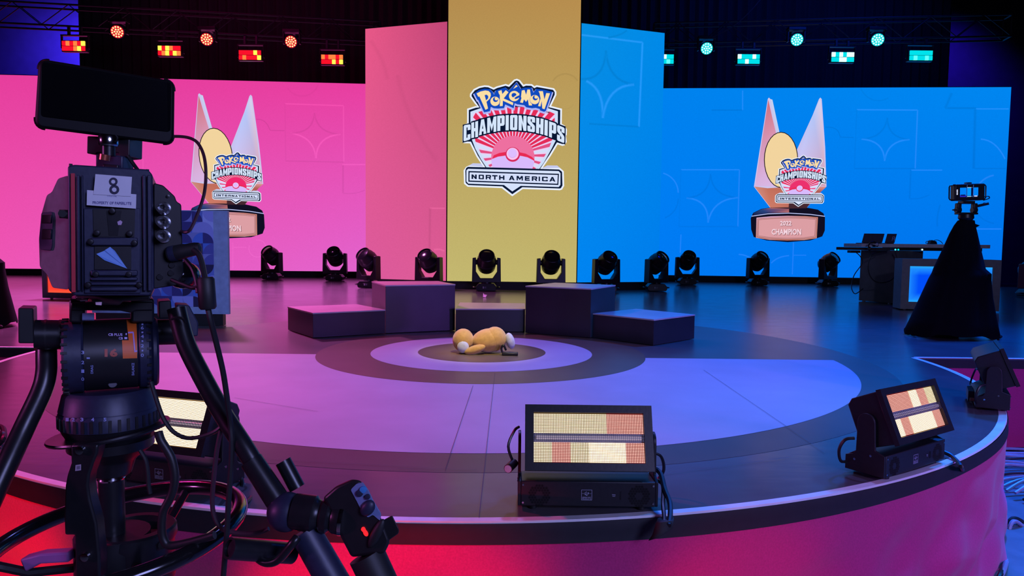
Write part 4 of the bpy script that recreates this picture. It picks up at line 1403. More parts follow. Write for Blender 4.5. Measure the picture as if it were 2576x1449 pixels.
#@@DRAPES@@
# ------------------------------------------------------------------ draped camera stands
def draped_stand(lab, lab2, x, y):
    t = thing('draped_stand', lab, 'camera stand', (x, y, S), group='draped camera stands')
    # horizontal sections: height, left edge, right edge, half depth
    secs = [(.035, -.56, .50, .42), (.06, -.555, .505, .42), (.2, -.50, .48, .38), (.5, -.385, .425, .31), (.72, -.30, .40, .27), (.80, -.26, .40, .26), (.86, -.25, .335, .22),
            (1.1, -.155, .27, .17), (1.3, -.085, .225, .12), (1.40, -.04, .20, .09), (1.46, .0, .19, .07), (1.475, .06, .13, .03)]
    rows = []
    n = 72
    for z, l, r, dp in secs:
        row = []
        for i in range(n + 1):
            a = 2 * PI * i / n
            c, s_ = math.cos(a), math.sin(a)
            ex = abs(c) ** .8 * (1 if c > 0 else -1)
            fold = 1 + .035 * math.sin(7 * a + 2 * z) * (1.3 - z / 1.6) + .02 * math.sin(15 * a)
            px_ = (l + r) / 2 + (r - l) / 2 * ex
            zz = z + (.03 * math.sin(3 * a + 1) + .02 * math.sin(8 * a) if z < .05 else 0)
            row.append(V((px_, dp * s_ * fold, max(.012, zz))))
        rows.append(row)
    d = MB().grid(rows)
    d.build('drape', M_CLOTH, t)
    tip = [V((.13, -.02, 1.44)), V((.25, -.03, 1.40)), V((.19, -.02, 1.36))]
    MB().prism(tip, (0, .04, 0)).build('drape_fold', M_CLOTH, t)
    for q in ((-.50, -.02), (.47, -.16), (.20, .26)):
        MB().cyl((q[0] * .2 + .06, q[1] * .2, 1.3), (q[0], q[1], .03), .018, n=8).build('leg', M_BLACK, t)
        MB().ball((q[0], q[1], .027), (.045, .035, .025), 10, 6).build('foot', M_RUBBER, t)
    MB().lathe([(.0, 1.462), (.07, 1.463), (.09, 1.49), (.085, 1.533), (0, 1.5335)], (.09, 0, 0), (0, 0, 1), 16).build('stand_bowl', M_BLACK, t)
    f = thing('field_camera', lab2, 'camera', (x + .06, y, S + 1.534), group='small cameras on draped stands')
    MB().box((.03, 0, .012), (.24, .1, .024)).build('head_base', M_BLACK, f, bevel=.006)
    for s_ in (-.075, .125):
        MB().lathe([(0, -.028), (.036, -.028), (.04, 0), (.036, .028), (0, .028)], (s_, 0, .055), (1, 0, 0), 14).build('yoke_knob', M_BLACK, f)
        MB().box((s_, 0, .085), (.05, .07, .11)).build('yoke_arm', M_BLACK, f, bevel=.01)
    MB().cyl((-.145, 0, .055), (-.10, 0, .055), .008, n=8).build('lock_lever', M_BLACK, f)
    MB().cyl((.13, -.02, .10), (.24, -.10, .135), .017, n=10).build('pan_handle', M_BLACK, f)
    MB().box((.025, 0, .15), (.15, .11, .035)).build('mount_plate', M_BLACK, f, bevel=.004)
    R = Matrix.Rotation(math.radians(-2), 3, 'Y')
    o = V((.025, -.01, .275))
    MB().box(o, (.37, .10, .205), R).build('body', M_BLACK, f, bevel=.012)
    MB().cyl(o + V((0, .05, 0)), o + V((0, .22, 0)), .055, .065, 18).build('lens', M_BLACK, f)
    g = PB()
    Q = lambda u, v, k=0: o + R @ V((u, -.0515 - .0006 * k, v))
    W_, H_ = .12, .062
    g.poly([Q(-W_ - .01, -H_), Q(W_ - .01, -H_), Q(W_ - .01, H_), Q(-W_ - .01, H_)], srgb(4, 10, 34))
    for u0, u1, c in ((-.125, -.045, srgb(0, 128, 246)), (-.035, .012, srgb(0, 150, 255)), (.042, .10, srgb(0, 130, 246))):
        g.poly([Q(u0, -.045, 1), Q(u1, -.045, 1), Q(u1, .055, 1), Q(u0, .055, 1)], c)
    for u0, u1, v0, v1, c in ((-.125, -.05, -.06, -.035, srgb(40, 40, 180)), (-.035, .03, -.058, -.050, srgb(170, 220, 255)), (-.115, -.06, -.045, -.03, srgb(4, 8, 60)), (.05, .09, -.058, -.045, srgb(210, 215, 255)),
                              (-.04, .03, .052, .058, srgb(190, 225, 255)), (.012, .040, -.06, .06, srgb(2, 14, 70))):
        g.poly([Q(u0, v0, 2), Q(u1, v0, 2), Q(u1, v1, 2), Q(u0, v1, 2)], c)
    for u in (-.042, .036):
        g.poly([Q(u, -.065, 3), Q(u + .004, -.065, 3), Q(u + .006, .088, 3), Q(u + .002, .088, 3)], srgb(70, 110, 200))
    for k in range(4):
        g.poly([Q(-.168, -.03 + .017 * k, 1), Q(-.152, -.03 + .017 * k, 1), Q(-.150, -.018 + .017 * k, 1), Q(-.166, -.018 + .017 * k, 1)], srgb(220, 225, 255))
    g.build('monitor_screen', vmat('small_screen', True, sample=False), f)
    for s_ in (-1, 1):
        cc = o + R @ V((s_ * .185, 0, 0))
        pts = [cc + R @ V((0, 0, .092)), cc + R @ V((s_ * .03, 0, .088)), cc + R @ V((s_ * .042, 0, .07)), cc + R @ V((s_ * .042, 0, -.07)), cc + R @ V((s_ * .03, 0, -.088)), cc + R @ V((0, 0, -.092))]
        MB().tube(pts, .008, 7).build('cage_handle', M_BLACK, f)
    MB().box(o + V((0, 0, .112)), (.06, .06, .02)).build('top_shoe', M_BLACK, f, bevel=.004)
    MB().tube(spline([o + V((.17, -.04, -.06)), o + V((.23, -.05, -.05)), o + V((.24, -.05, -.075)), o + V((.17, -.05, -.10))], 6), .006, 6).build('lead', M_BLACK, f)
    MB().box(o + V((.20, -.03, -.145)), (.025, .02, .035)).build('tally_box', M_BLACK, f, bevel=.003)
    return t, f


pr = on_y(2420, 700, 8.9)
draped_stand('tall camera stand wrapped in black cloth before the blue light box', 'small black camera with lit screen on the right draped stand', pr.x - .08, 8.9)
pl_ = on_y(-40, 700, 8.9)
draped_stand('black draped camera stand cut off by the left edge of the picture', 'small black camera at the left edge, only its cage showing', pl_.x - .08, 8.75)

# ------------------------------------------------------------------ strobe lights along the thrust
M_STROBE = mat('strobe_black', (.022, .022, .026), .42, .2, scale=70, bump=.03)
M_DOT = vmat('led_dots', True, strength=1.0)
M_GLASS = mat('tube_reflected_gleam', (.5, .5, .52), .15, var=.05, emit=(.26, .20, .25, 1))  # faint emission imitates LED light reflected along the tube
C_HOT, C_WARM, C_RED = (2.2, 1.9, 1.35, 1), (2.1, 1.7, 1.1, 1), (1.7, .80, .68, 1)
C_BHOT, C_BWARM, C_BRED = (.36, .20, .08, 1), (.13, .07, .025, 1), (.16, .012, .012, 1)  # board colours emit to imitate LED light spread between the dots
ZONE = {'B': (C_HOT, C_BHOT), 'b': (C_WARM, C_BWARM), 'r': (C_RED, C_BRED)}


def strobe(lab, loc, rz, top, bottom, tilt=23, knob=False, lit=True):
    t = thing('strobe_light', lab, 'strobe light', loc, rz, 'strobe lights along the round thrust')
    W = .283
    MB().prism([V((-W, y, z)) for y, z in ((-.10, .016), (.10, .016), (.10, .085), (.05, .118), (-.10, .124))], (2 * W, 0, 0)).build('base', M_STROBE, t, bevel=.004)
    for x in (-.23, .23):
        for y in (-.07, .07):
            MB().cyl((x, y, .001), (x, y, .016), .018, n=10).build('rubber_foot', M_RUBBER, t)
    for s_ in (-1, 1):
        arm = [(-.098, .017), (.098, .017), (.098, .088), (.060, .10), (.046, .12), (.043, .27)] + [(.043 * math.cos(a), .27 + .043 * math.sin(a)) for a in [PI * k / 8 for k in range(1, 8)]] + [(-.043, .27), (-.05, .14), (-.098, .122)]
        a = MB().prism([V((s_ * W, y, z)) for y, z in arm], (s_ * .012, 0, 0)).build('side_arm', M_STROBE, t, bevel=.002)
        for y, z in ((-.03, .11), (.05, .075)):
            MB().cyl((s_ * (W + .0115), y, z), (s_ * (W + .0145), y, z), .006, n=8).build('screw', M_CHROME, a)
    R = Matrix.Rotation(math.radians(-tilt), 3, 'X')
    hc = V((0, 0, .27))
    P = lambda x, y, z: hc + R @ V((x, y, z))
    MB().prism([P(-.262, y, z) for y, z in ((-.085, -.13), (-.085, .13), (.055, .125), (.085, .10), (.085, -.10), (.055, -.125))], P(.524, 0, 0) - hc).build('head', M_STROBE, t, bevel=.006)
    hb, hw = .1365, .268
    bz = MB()
    gw, gh = .232, .104
    for q in ([(-hw, -hb), (hw, -hb), (gw, -gh), (-gw, -gh)], [(hw, -hb), (hw, hb), (gw, gh), (gw, -gh)], [(hw, hb), (-hw, hb), (-gw, gh), (gw, gh)], [(-hw, hb), (-hw, -hb), (-gw, -gh), (-gw, gh)]):
        bz.prism([P(x, -.108, z) for x, z in q], R @ V((0, .024, 0)))
    bz.build('bezel', M_STROBE, t)
    bk = PB()
    dots = PB()
    cols_, rows_ = 66, 13
    for zone, z0, z1 in ((top, .0185, .101), (bottom, -.101, -.0185)):
        nz = len(zone)
        for i, ch in enumerate(zone):
            xa, xb = -gw + 2 * gw * i / nz, -gw + 2 * gw * (i + 1) / nz
            bk.poly([P(xa, -.0865, z0 - .004), P(xb, -.0865, z0 - .004), P(xb, -.0865, z1 + .004), P(xa, -.0865, z1 + .004)], ZONE[ch][1])
        for i in range(cols_):
            ch = zone[int(i * nz / cols_)]
            x = -gw + 2 * gw * (i + .5) / cols_
            for j in range(rows_):
                z = z0 + (z1 - z0) * (j + .5) / rows_
                w, h = .0023, .0019
                if ch == 'B':
                    w, h = .0028, .0021
                dots.poly([P(x - w, -.090, z - h), P(x + w, -.090, z - h), P(x + w, -.090, z + h), P(x - w, -.090, z + h)], ZONE[ch][0])
    bk.build('led_board', M_DOT, t)
    dots.build('led_dots', M_DOT, t, kind='stuff')
    MB().box(P(0, -.078, 0), (2 * gw, .02, .036), R).build('reflector', mat('reflector_grey', (.5, .48, .5), .4), t)
    MB().cyl(P(-gw + .01, -.094, 0), P(gw - .01, -.094, 0), .0075, n=10).build('flash_tube', M_GLASS, t)
    gr = MB()
    for i in range(56):
        x = -gw + 2 * gw * (i + .5) / 56
        gr.box(P(x, -.1045, 0), (.0018, .0016, .034), R)
    for z in (-.012, 0, .012):
        gr.box(P(0, -.1045, z), (2 * gw, .0016, .0014), R)
    gr.build('tube_grille', mat('grille_grey', (.16, .16, .18), .4, .5), t, smooth=False, recalc=False, kind='stuff')
    # front plate print, fans, screws
    y = -.1012
    ink = PB()
    hexes = MB()
    for fx in (-.205, .215):
        for a in range(-4, 5):
            for b in range(-4, 5):
                x, z = fx + .0118 * (a + b / 2), .064 + .0102 * b
                rr = math.hypot(x - fx, z - .064)
                if rr < .043 and rr > .012:
                    hexes.poly([V((x + .0054 * math.sin(PI * k / 3), y, z + .0054 * math.cos(PI * k / 3))) for k in range(6)])
    hexes.build('fan_holes', mat('hole_black', (.002, .002, .002), .9), t, smooth=False, recalc=False, kind='stuff')
    wt = srgb(205, 208, 235)
    lx, lz, hw2, hh2 = -.006, .067, .0225, .0225
    def bar(x0, x1, z0, z1):
        ink.poly([V((x0, y, z0)), V((x1, y, z0)), V((x1, y, z1)), V((x0, y, z1))], wt)
    e = .0012
    bar(lx - hw2, lx + hw2, lz + hh2 - e, lz + hh2), bar(lx - hw2, lx + hw2, lz - hh2, lz - hh2 + e), bar(lx - hw2, lx - hw2 + e, lz - hh2, lz + hh2), bar(lx + hw2 - e, lx + hw2, lz - hh2, lz + hh2)
    bar(lx - hw2 + .003, lx - .011, lz + .0055, lz + .0063), bar(lx + .011, lx + hw2 - .003, lz + .0055, lz + .0063)
    X_, Z_ = (1, 0, 0), (0, 0, 1)
    put_text(ink, 'G', (lx - .0068, y, lz + .0055), X_, Z_, .0105, wt, .0058, .0)
    put_text(ink, 'L', (lx, y, lz + .0068), X_, Z_, .018, wt, .0058, .0)
    put_text(ink, 'P', (lx + .0068, y, lz + .0055), X_, Z_, .0105, wt, .0056, .0)
    put_text(ink, 'GERMAN LIGHT', (lx, y, lz - .0098), X_, Z_, .0036, wt, .037, .02)
    put_text(ink, 'PRODUCTS', (lx, y, lz - .0166), X_, Z_, .0056, wt, .037, .0)
    put_text(ink, 'Safety', (.108, y, .069), X_, Z_, .0048, wt, .0145, .02)
    put_text(ink, 'Cord', (.108, y, .063), X_, Z_, .0040, wt, .011, .02)
    ink.build('front_print', M_INK, t)
    MB().box((.138, -.1005, .065), (.006, .004, .034)).build('cord_slot', M_BLACK, t, smooth=False)
    for x in (-.274, .274):
        for z in (.032, .108):
            MB().cyl((x, -.1, z), (x, -.1035, z), .0045, n=8).build('screw', M_CHROME, t)
    for x in (-.2, -.1):
        MB().cyl((x, .10, .05), (x, .128, .05), .012, n=10).build('socket', mat('brass_plug', (.3, .16, .09), .4, .4), t)
    MB().prism([V((-.12, .102, .02)), V((.12, .102, .02)), V((.12, .135, .02)), V((-.12, .135, .02))], (0, 0, .075)).build('socket_guard', M_STROBE, t)
    if knob:
        MB().cyl((-W - .03, -.02, .175), (-W - .055, -.085, .17), .019, n=14).build('clip', M_BLACK, t)
        MB().cyl((-W - .055, -.085, .17), (-W - .0558, -.087, .17), .016, n=14).build('clip_end', mat('clip_lilac', (.5, .5, .62), .5), t)
        MB().tube(spline([(-W - .012, .0, .17), (-W - .03, -.02, .175), (-W - .055, -.03, .25), (-W - .03, .0, .31), (-W - .01, .03, .32)], 5), .006, 6).build('lead', M_BLACK, t)
    else:
        MB().tube(spline([(-W - .02, .05, .18), (-W - .05, .08, .17), (-W - .065, .10, .12), (-W - .05, .10, .06), (-W - .01, .09, .05)], 5), .008, 6).build('lead', M_BLACK, t)
    MB().tube(spline([(W - .02, .06, .20), (W + .05, .07, .19), (W + .075, .09, .12), (W + .05, .10, .07), (W - .0, .10, .06)], 5), .007, 6).build('lead', M_BLACK, t)
    return t


SZ = S + .004
strobe('lit strobe light on the front edge of the thrust, nearest the middle, facing the viewer', (.330, 3.02, SZ), 0, 'bbbbrr', 'brbBBr', knob=True)
th = math.radians(34)
a, b = V((1.796, 3.322, 0)), V((2.265, 3.644, 0))
c = (a + b) / 2 + V((-math.sin(th), math.cos(th), 0)) * .10
strobe('lit strobe light on the right of the thrust, turned away with its side showing', (c.x, c.y, SZ), th, 'rrrBrb', 'BrBBBr')
th = math.radians(60)
a, b = V((3.406, 4.774, 0)), V((3.406 + .567 * math.cos(th), 4.774 + .567 * math.sin(th), 0))
c = (a + b) / 2 + V((-math.sin(th), math.cos(th), 0)) * .10
strobe('strobe light seen from the side at the far right of the thrust, facing out', (c.x, c.y, SZ), th, 'bbbbrb', 'brbBBb')
th = math.radians(-17)
b = V((-1.300, 3.040, 0))
a = b - V((math.cos(th), math.sin(th), 0)) * .567
c = (a + b) / 2 + V((-math.sin(th), math.cos(th), 0)) * .10
strobe('lit strobe light half hidden behind the black tripod head at left', (c.x, c.y, SZ), th, 'bBBBBB', 'bbBBBB')

# cables and tape on the thrust
Zs = S + .012
cable('power_cable', 'black cables running from the middle strobe to the tape patch on the edge', [(.615, 3.08, Zs + .13), (.655, 3.04, Zs + .12), on_y(1672, 1230, 2.96), on_y(1684, 1262, 2.90), on_y(1686, 1292, 2.83), on_y(1682, 1322, 2.765)], .011, M_CABLE)
cable('power_cable', 'thinner cable beside the black cables right of the middle strobe', [(.60, 3.12, Zs + .06), (.66, 3.02, Zs + .08), on_y(1668, 1270, 2.90), on_y(1671, 1302, 2.82), on_y(1672, 1322, 2.768)], .009, M_CABLE)
M_TAPE = mat('black_gaffer_tape', (.03, .026, .028), .7, scale=30, bump=.1)
rows = []
yt = 2.768
for k, (row) in enumerate(([(1655, 1303), (1672, 1299), (1694, 1297)], [(1650, 1316), (1672, 1313), (1695, 1309)], [(1641, 1345), (1668, 1338), (1692, 1325)], [(1631, 1360), (1655, 1353), (1690, 1332)])):
    rows.append([on_z(x, y, S + .012) if k == 0 else on_y(x, y, yt - .004 * k + .012 * abs(i - 1)) for i, (x, y) in enumerate(row)])
tp = MB(rows[0][1]).grid(rows).build('tape_patch', M_TAPE, None)
md = tp.modifiers.new('thick', 'SOLIDIFY')
md.thickness = .004
tp.location = rows[0][1]
tag(tp, 'crumpled black tape holding cables on the stage edge right of the middle strobe', 'tape')
cable('power_cable', 'black cable from the right strobe over the pale stage edge', [on_y(2375, 1138, 3.75), on_y(2392, 1146, 3.72), on_z(2408, 1160, Zs), on_z(2418, 1174, Zs), on_y(2421, 1182, 3.70)], .011, M_CABLE)
cb = on_y(558, 1160, 3.15)
cable('cable_coil', 'loops of black cable lying behind the left strobe', [on_z(560, 1250, Zs + .02), on_y(600, 1215, 3.2), on_y(632, 1240, 3.15), on_z(622, 1262, Zs), on_z(590, 1275, Zs), on_y(570, 1240, 3.1), on_y(596, 1195, 3.2), on_y(610, 1215, 3.2), on_y(604, 1255, 3.1)], .009, M_CABLE)
bgp = on_z(545, 1245)
bag = thing('sand_bag', 'dark cloth bag slumped against the left strobe', 'bag', (-1.375, 3.43, S + .006))
MB().ball((0, 0, .085), (.10, .09, .083), 18, 12).ball((-.02, .02, .20), (.055, .06, .11), 14, 10).build('cloth', mat('bag_cloth', (.016, .016, .024), .85, bump=.3, scale=20), bag)
MB().prism([V((-.01, -.092, .05)), V((.035, -.090, .045)), V((.03, -.085, .10)), V((.01, -.085, .09))], (0, .003, 0)).build('paper_label', mat('tag_white', (.6, .58, .66), .6), bag)
MB().tube(spline([(-.05, -.03, .17), (0, -.06, .2), (.06, -.03, .17), (.09, 0, .12)], 5), .008, 6).build('strap', M_CABLE, bag)

# ------------------------------------------------------------------ plush toy, plain
pt = on_z(1216, 893)
pz = thing('plush_toy', 'mustard yellow plush toy lying face down in the centre of the circles', 'toy', (pt.x, pt.y + .12, S + .0055))
M_PLUSH = mat('mustard_plush', (.62, .36, .11), .95, var=.10, scale=25, bump=.35, sheen=.5, spec=.1)
M_PLUSH2 = mat('pale_plush', (.55, .56, .66), .95, scale=25, bump=.3, sheen=.4, spec=.1)
MB().ball((.05, 0, .125), (.175, .13, .122), 26, 16, Matrix.Rotation(math.radians(-8), 3, 'Y')).ball((.11, .0, .14), (.12, .12, .125), 22, 14).build('body', M_PLUSH, pz)
MB().ball((-.21, -.01, .125), (.108, .11, .118), 22, 14).build('head', M_PLUSH, pz)
MB().ball((-.085, -.13, .05), (.11, .042, .042), 16, 10, Matrix.Rotation(math.radians(-18), 3, 'Y')).build('arm', M_PLUSH, pz)
MB().ball((.265, -.02, .125), (.045, .06, .085), 16, 10, Matrix.Rotation(math.radians(-15), 3, 'Y')).build('foot', M_PLUSH2, pz)
MB().ball((-.205, -.105, .07), (.06, .045, .062), 16, 10).build('pale_patch', M_PLUSH2, pz)
tg = thing('black_pouch', 'small black strap lying against the right end of the plush toy', 'strap', (pt.x + .245, pt.y - .04, S + .0055))
MB().prism([V((-.06, -.03, .001)), V((.10, -.03, .001)), V((.10, .04, .001)), V((-.06, .04, .001))], (0, 0, .03)).build('strap_fold', M_BLACK, tg, bevel=.008)
MB().tube(spline([(-.055, 0, .03), (-.065, .0, .07), (-.045, 0, .10), (-.02, .01, .05)], 5), .012, 6).build('strap_loop', M_BLACK, tg)

# ------------------------------------------------------------------ cables on the hall floor, right
M_BCAB = mat('pale_grey_cable', (.30, .36, .5), .4)
rc = random.Random(3)
for k in range(16):
    yy = 6.9 - k * .085
    z = .03 + .012 * (k % 3)
    pts = [(3.95 + .012 * k, yy - .05, z), (4.4, yy + rc.uniform(-.05, .05), z + rc.uniform(0, .08)), (4.9, yy + rc.uniform(-.1, .1), z + .03), (5.6, yy + rc.uniform(-.15, .15), z)]
    o = cable('floor_cable', 'x', pts, .013, M_BCAB if k % 5 else M_CABLE)
    o['label'] = ('pale' if k % 5 else 'black') + ' cable in the bundle on the floor at the right of the thrust'
    o['group'] = 'cables bundled on the floor at right'
cable('looped_cable', 'blue lit cable loop standing up beside the thrust at lower right', [on_z(2512, 1462, .03), on_z(2528, 1425, .05), on_y(2537, 1380, 5.05), on_y(2538, 1335, 5.05), on_y(2548, 1312, 5.08), on_y(2566, 1318, 5.1), on_y(2590, 1345, 5.12), on_z(2640, 1400, .03)], .014, M_BCAB)
cable('looped_cable', 'black cable running inside the blue lit loop at lower right', [on_z(2506, 1466, .03), on_z(2522, 1430, .05), on_y(2531, 1380, 5.1), on_y(2532, 1330, 5.1), on_y(2546, 1305, 5.13), on_y(2568, 1310, 5.16), on_y(2596, 1336, 5.18), on_z(2650, 1390, .03)], .015, M_CABLE)
cable('edge_cable', 'black cable tangle at the left edge of the thrust', [on_z(-30, 1070), on_z(5, 1075, Zs + .02), on_z(10, 1100, Zs + .04), on_z(-5, 1118, Zs), on_z(6, 1090, Zs + .05), on_z(-30, 1110, Zs)], .014, M_CABLE)
#@@RIG@@
# ------------------------------------------------------------------ the video camera on its pedestal, in the foreground
YC = 1.05
F = lambda px, py, y=YC: on_y(px, py, y)
K = YC / F_PX                                      # metres per picture point at the pedestal


def smoothp(pts, y=YC, k=6):
    return spline([F(*p[:2], p[2] if len(p) > 2 else y) for p in pts], k)


def roundpoly(q, r, n=4):
    """polygon with rounded corners, in picture points"""
    out = []
    m = len(q)
    for i in range(m):
        a, b, c = V(q[i - 1] + (0,)), V(q[i] + (0,)), V(q[(i + 1) % m] + (0,))
        u, v = (a - b), (c - b)
        rr = min(r, u.length * .45, v.length * .45)
        p0, p1 = b + u.normalized() * rr, b + v.normalized() * rr
        for k in range(n + 1):
            t = k / n
            p = p0 * (1 - t) ** 2 + b * 2 * t * (1 - t) + p1 * t * t
            out.append((p.x, p.y))
    return out


M_CAM = mat('camera_shell', (.020, .024, .056), .45, .1, scale=120, bump=.02)
M_CAM_LIT = mat('camera_side_lit', (.20, .17, .20), .5, scale=90)  # paler and tinted to imitate magenta light on this side
M_RED = mat('red_lit_rail_and_tip', (.5, .03, .05), .4)
M_ORANGE = mat('orange_panel', (.78, .17, .03), .5)
M_PAPER = mat('paper_label', (.66, .66, .72), .7, var=.05)
M_GLOSS = mat('gloss_black_screen', (.003, .003, .004), .12, spec=.5)

# --- pedestal
base = F(283, 1330)
pe = thing('camera_pedestal', 'black camera pedestal with a round steering ring at lower left', 'pedestal', (base.x, YC, 0))
o_ = V((base.x, YC, 0))
bx = base.x
zp = lambda py: F(283, py).z
ax = (bx, YC, 0)
up = (0, 0, 1)
xr_ = lambda a, b: (b - a) * K / 2
hx = F(276, 1040).x
MB(o_).lathe([(0, zp(1105)), (xr_(186, 366), zp(1104)), (xr_(172, 382), zp(1078)), (xr_(165, 388), zp(1063))], (hx, YC, 0), up, 36).build('pan_collar', M_BLACK, pe)
dial = MB(o_).lathe([(xr_(163, 389), zp(1064)), (xr_(163, 389), zp(1030)), (xr_(167, 386), zp(1024))], (hx, YC, 0), up, 36).build('pan_scale_ring', M_CAM, pe)
rib = MB(o_)
for i in range(36):
    a = 2 * PI * i / 36
    r = xr_(163, 389)
    rib.box((hx + r * math.cos(a), YC + r * math.sin(a), (zp(1064) + zp(1032)) / 2), (.004, .003, zp(1034) - zp(1062)), Matrix.Rotation(a + PI / 2, 3, 'Z'))
rib.build('grip_ribs', M_RUBBER, dial, kind='stuff')
MB(o_).lathe([(xr_(163, 388), zp(1024)), (xr_(174, 380), zp(985)), (xr_(182, 372), zp(976)), (0, zp(975))], (hx, YC, 0), up, 36).build('pan_housing', M_CAM, pe)


def on_cyl_z(px, py, c, r, off=.0006):
    d = ray(px, py)
    ox, oy = EYE.x - c[0], EYE.y - c[1]
    A, B, C = d.x ** 2 + d.y ** 2, 2 * (ox * d.x + oy * d.y), ox * ox + oy * oy - (r + off) ** 2
    t = (-B - math.sqrt(max(0, B * B - 4 * A * C))) / (2 * A)
    return EYE + d * t


def print_z(pb, s_, x0, x1, y0, y1, c, r, col):
    put_text(pb, s_, None, None, None, 1, col, bold=.03, fn=lambda a, b: on_cyl_z(x0 + (x1 - x0) * a, y1 + (y0 - y1) * b, c, r))


LIL = srgb(150, 158, 215)
g = PB(o_)
for s_, x in (('1', 169), ('2', 184), ('3', 206), ('4', 233), ('5', 264)):
    print_z(g, s_, x - 4, x + 4, 1051, 1060, (hx, YC), xr_(163, 389), LIL)
g.poly([on_cyl_z(x, y, (hx, YC), xr_(165, 388)) for x, y in ((181, 1066), (188, 1066), (187, 1075), (182, 1075))], LIL)
g.build('scale_print', M_INK, pe)
# dished flange
tl = Matrix.Rotation(math.radians(-7), 3, 'Y')
fc = F(277, 1088)
fl = MB(o_)
fl.lathe([(.02, 0), (.05, .0), (.0825, .0), (.0835, .0025), (.0825, .005), (.05, .004)], fc, tl @ V((0, 0, 1)), 40)
fl.build('flange', M_METAL, pe)
MB(o_).lathe([(xr_(178, 380), zp(1100)), (xr_(180, 378), zp(1122)), (xr_(215, 340), zp(1150)), (xr_(225, 335), zp(1158)), (xr_(236, 326), zp(1190)), (xr_(253, 313), zp(1200))], (F(281, 1150).x, YC, 0), up, 32).build('bowl', M_METAL, pe)
MB(o_).cyl((bx, YC, zp(1345)), (bx, YC, zp(1195)), xr_(253, 313), n=24).build('column', M_METAL, pe)
MB(o_).lathe([(xr_(252, 314), zp(1206)), (xr_(250, 316), zp(1202)), (xr_(252, 314), zp(1198))], (bx, YC, 0), up, 24).build('column_ring', M_CHROME, pe)
MB(o_).cyl((bx, YC, .05), (bx, YC, zp(1340)), .052, n=24).build('lower_column', M_METAL, pe)
MB(o_).lathe([(.036, zp(1366)), (.045, zp(1364)), (.046, zp(1337)), (.058, zp(1337)), (.061, zp(1342)), (.062, zp(1362)), (.058, zp(1375)), (.058, zp(1470)), (.04, zp(1480))], (F(318, 1340).x, YC + .02, 0), up, 32).build('pedestal_drum', M_METAL, pe)
MB(o_).prism([F(x, y, YC - .085) for x, y in spline([(176, 1118, 0), (246, 1118, 0)], 1) and [(176, 1118), (246, 1118), (244, 1140), (234, 1165), (224, 1195), (221, 1222), (226, 1258), (242, 1317), (250, 1400), (250, 1460), (189, 1460), (187, 1347), (162, 1347), (160, 1300), (163, 1222), (168, 1195), (178, 1165)]], (0, .022, 0)).build('side_bracket', M_METAL, pe, bevel=.003)
for x, y, m in ((204, 1131, M_CHROME), (217, 1399, M_CHROME)):
    MB(o_).lathe([(0, .006), (.006, .005), (.0065, 0)], F(x, y, YC - .085), (0, -1, 0), 12).build('bolt', m, pe)
g = PB(o_)
g.poly([F(x, y, YC - .0856) for x, y in ((190, 1170), (204, 1168), (204, 1183), (189, 1185))], srgb(150, 152, 168))
g.poly([F(x, y, YC - .0858) for x, y in ((193, 1173), (201, 1172), (201, 1180), (193, 1181))], srgb(104, 106, 122))
g.build('square_sticker', M_INK, pe)
# steering ring
rc_ = F(297, 1342)
Rt = Matrix.Rotation(math.radians(-6), 3, 'Y') @ Matrix.Rotation(math.radians(3), 3, 'X')
Rr = .174
rp_ = [rc_ + Rt @ V((Rr * math.cos(2 * PI * i / 72), Rr * math.sin(2 * PI * i / 72), 0)) for i in range(72)]
M_RINGM = mat('ring_gloss_black', (.016, .016, .018), .16, .5, coat=.6)
MB(o_).tube(rp_, .0125, 14, True).build('steering_ring', M_RINGM, pe)
for a in (200, 320, 80):
    a = math.radians(a)
    MB(o_).tube([rc_ + Rt @ V((.05 * math.cos(a), .05 * math.sin(a), -.04)), rc_ + Rt @ V((.12 * math.cos(a), .12 * math.sin(a), -.03)), rc_ + Rt @ V((Rr * math.cos(a), Rr * math.sin(a), 0))], .007, 8).build('ring_spoke', M_METAL, pe)
MB(o_).prism([F(x, y, YC - .05) for x, y in ((48, 1408), (100, 1394), (172, 1390), (172, 1416), (100, 1420), (62, 1440))], (0, .02, 0)).build('brake_lever', mat('lever_purple', (.32, .12, .36), .45), pe, bevel=.003)
MB(o_).cyl(F(398, 1380, YC), F(408, 1372, YC - .01), .006, n=10).build('bolt', M_CHROME, pe)
for a in (90, 210, 330):
    a = math.radians(a)
    MB(o_).cyl((bx + .04 * math.cos(a), YC + .04 * math.sin(a), .55), (bx + .30 * math.cos(a), YC + .30 * math.sin(a), .06), .022, n=10).build('leg', M_METAL, pe)
    MB(o_).lathe([(0, -.02), (.045, -.02), (.05, 0), (.045, .02), (0, .02)], (bx + .31 * math.cos(a), YC + .31 * math.sin(a), .052), (-math.sin(a), math.cos(a), 0), 16).build('wheel', M_RUBBER, pe)

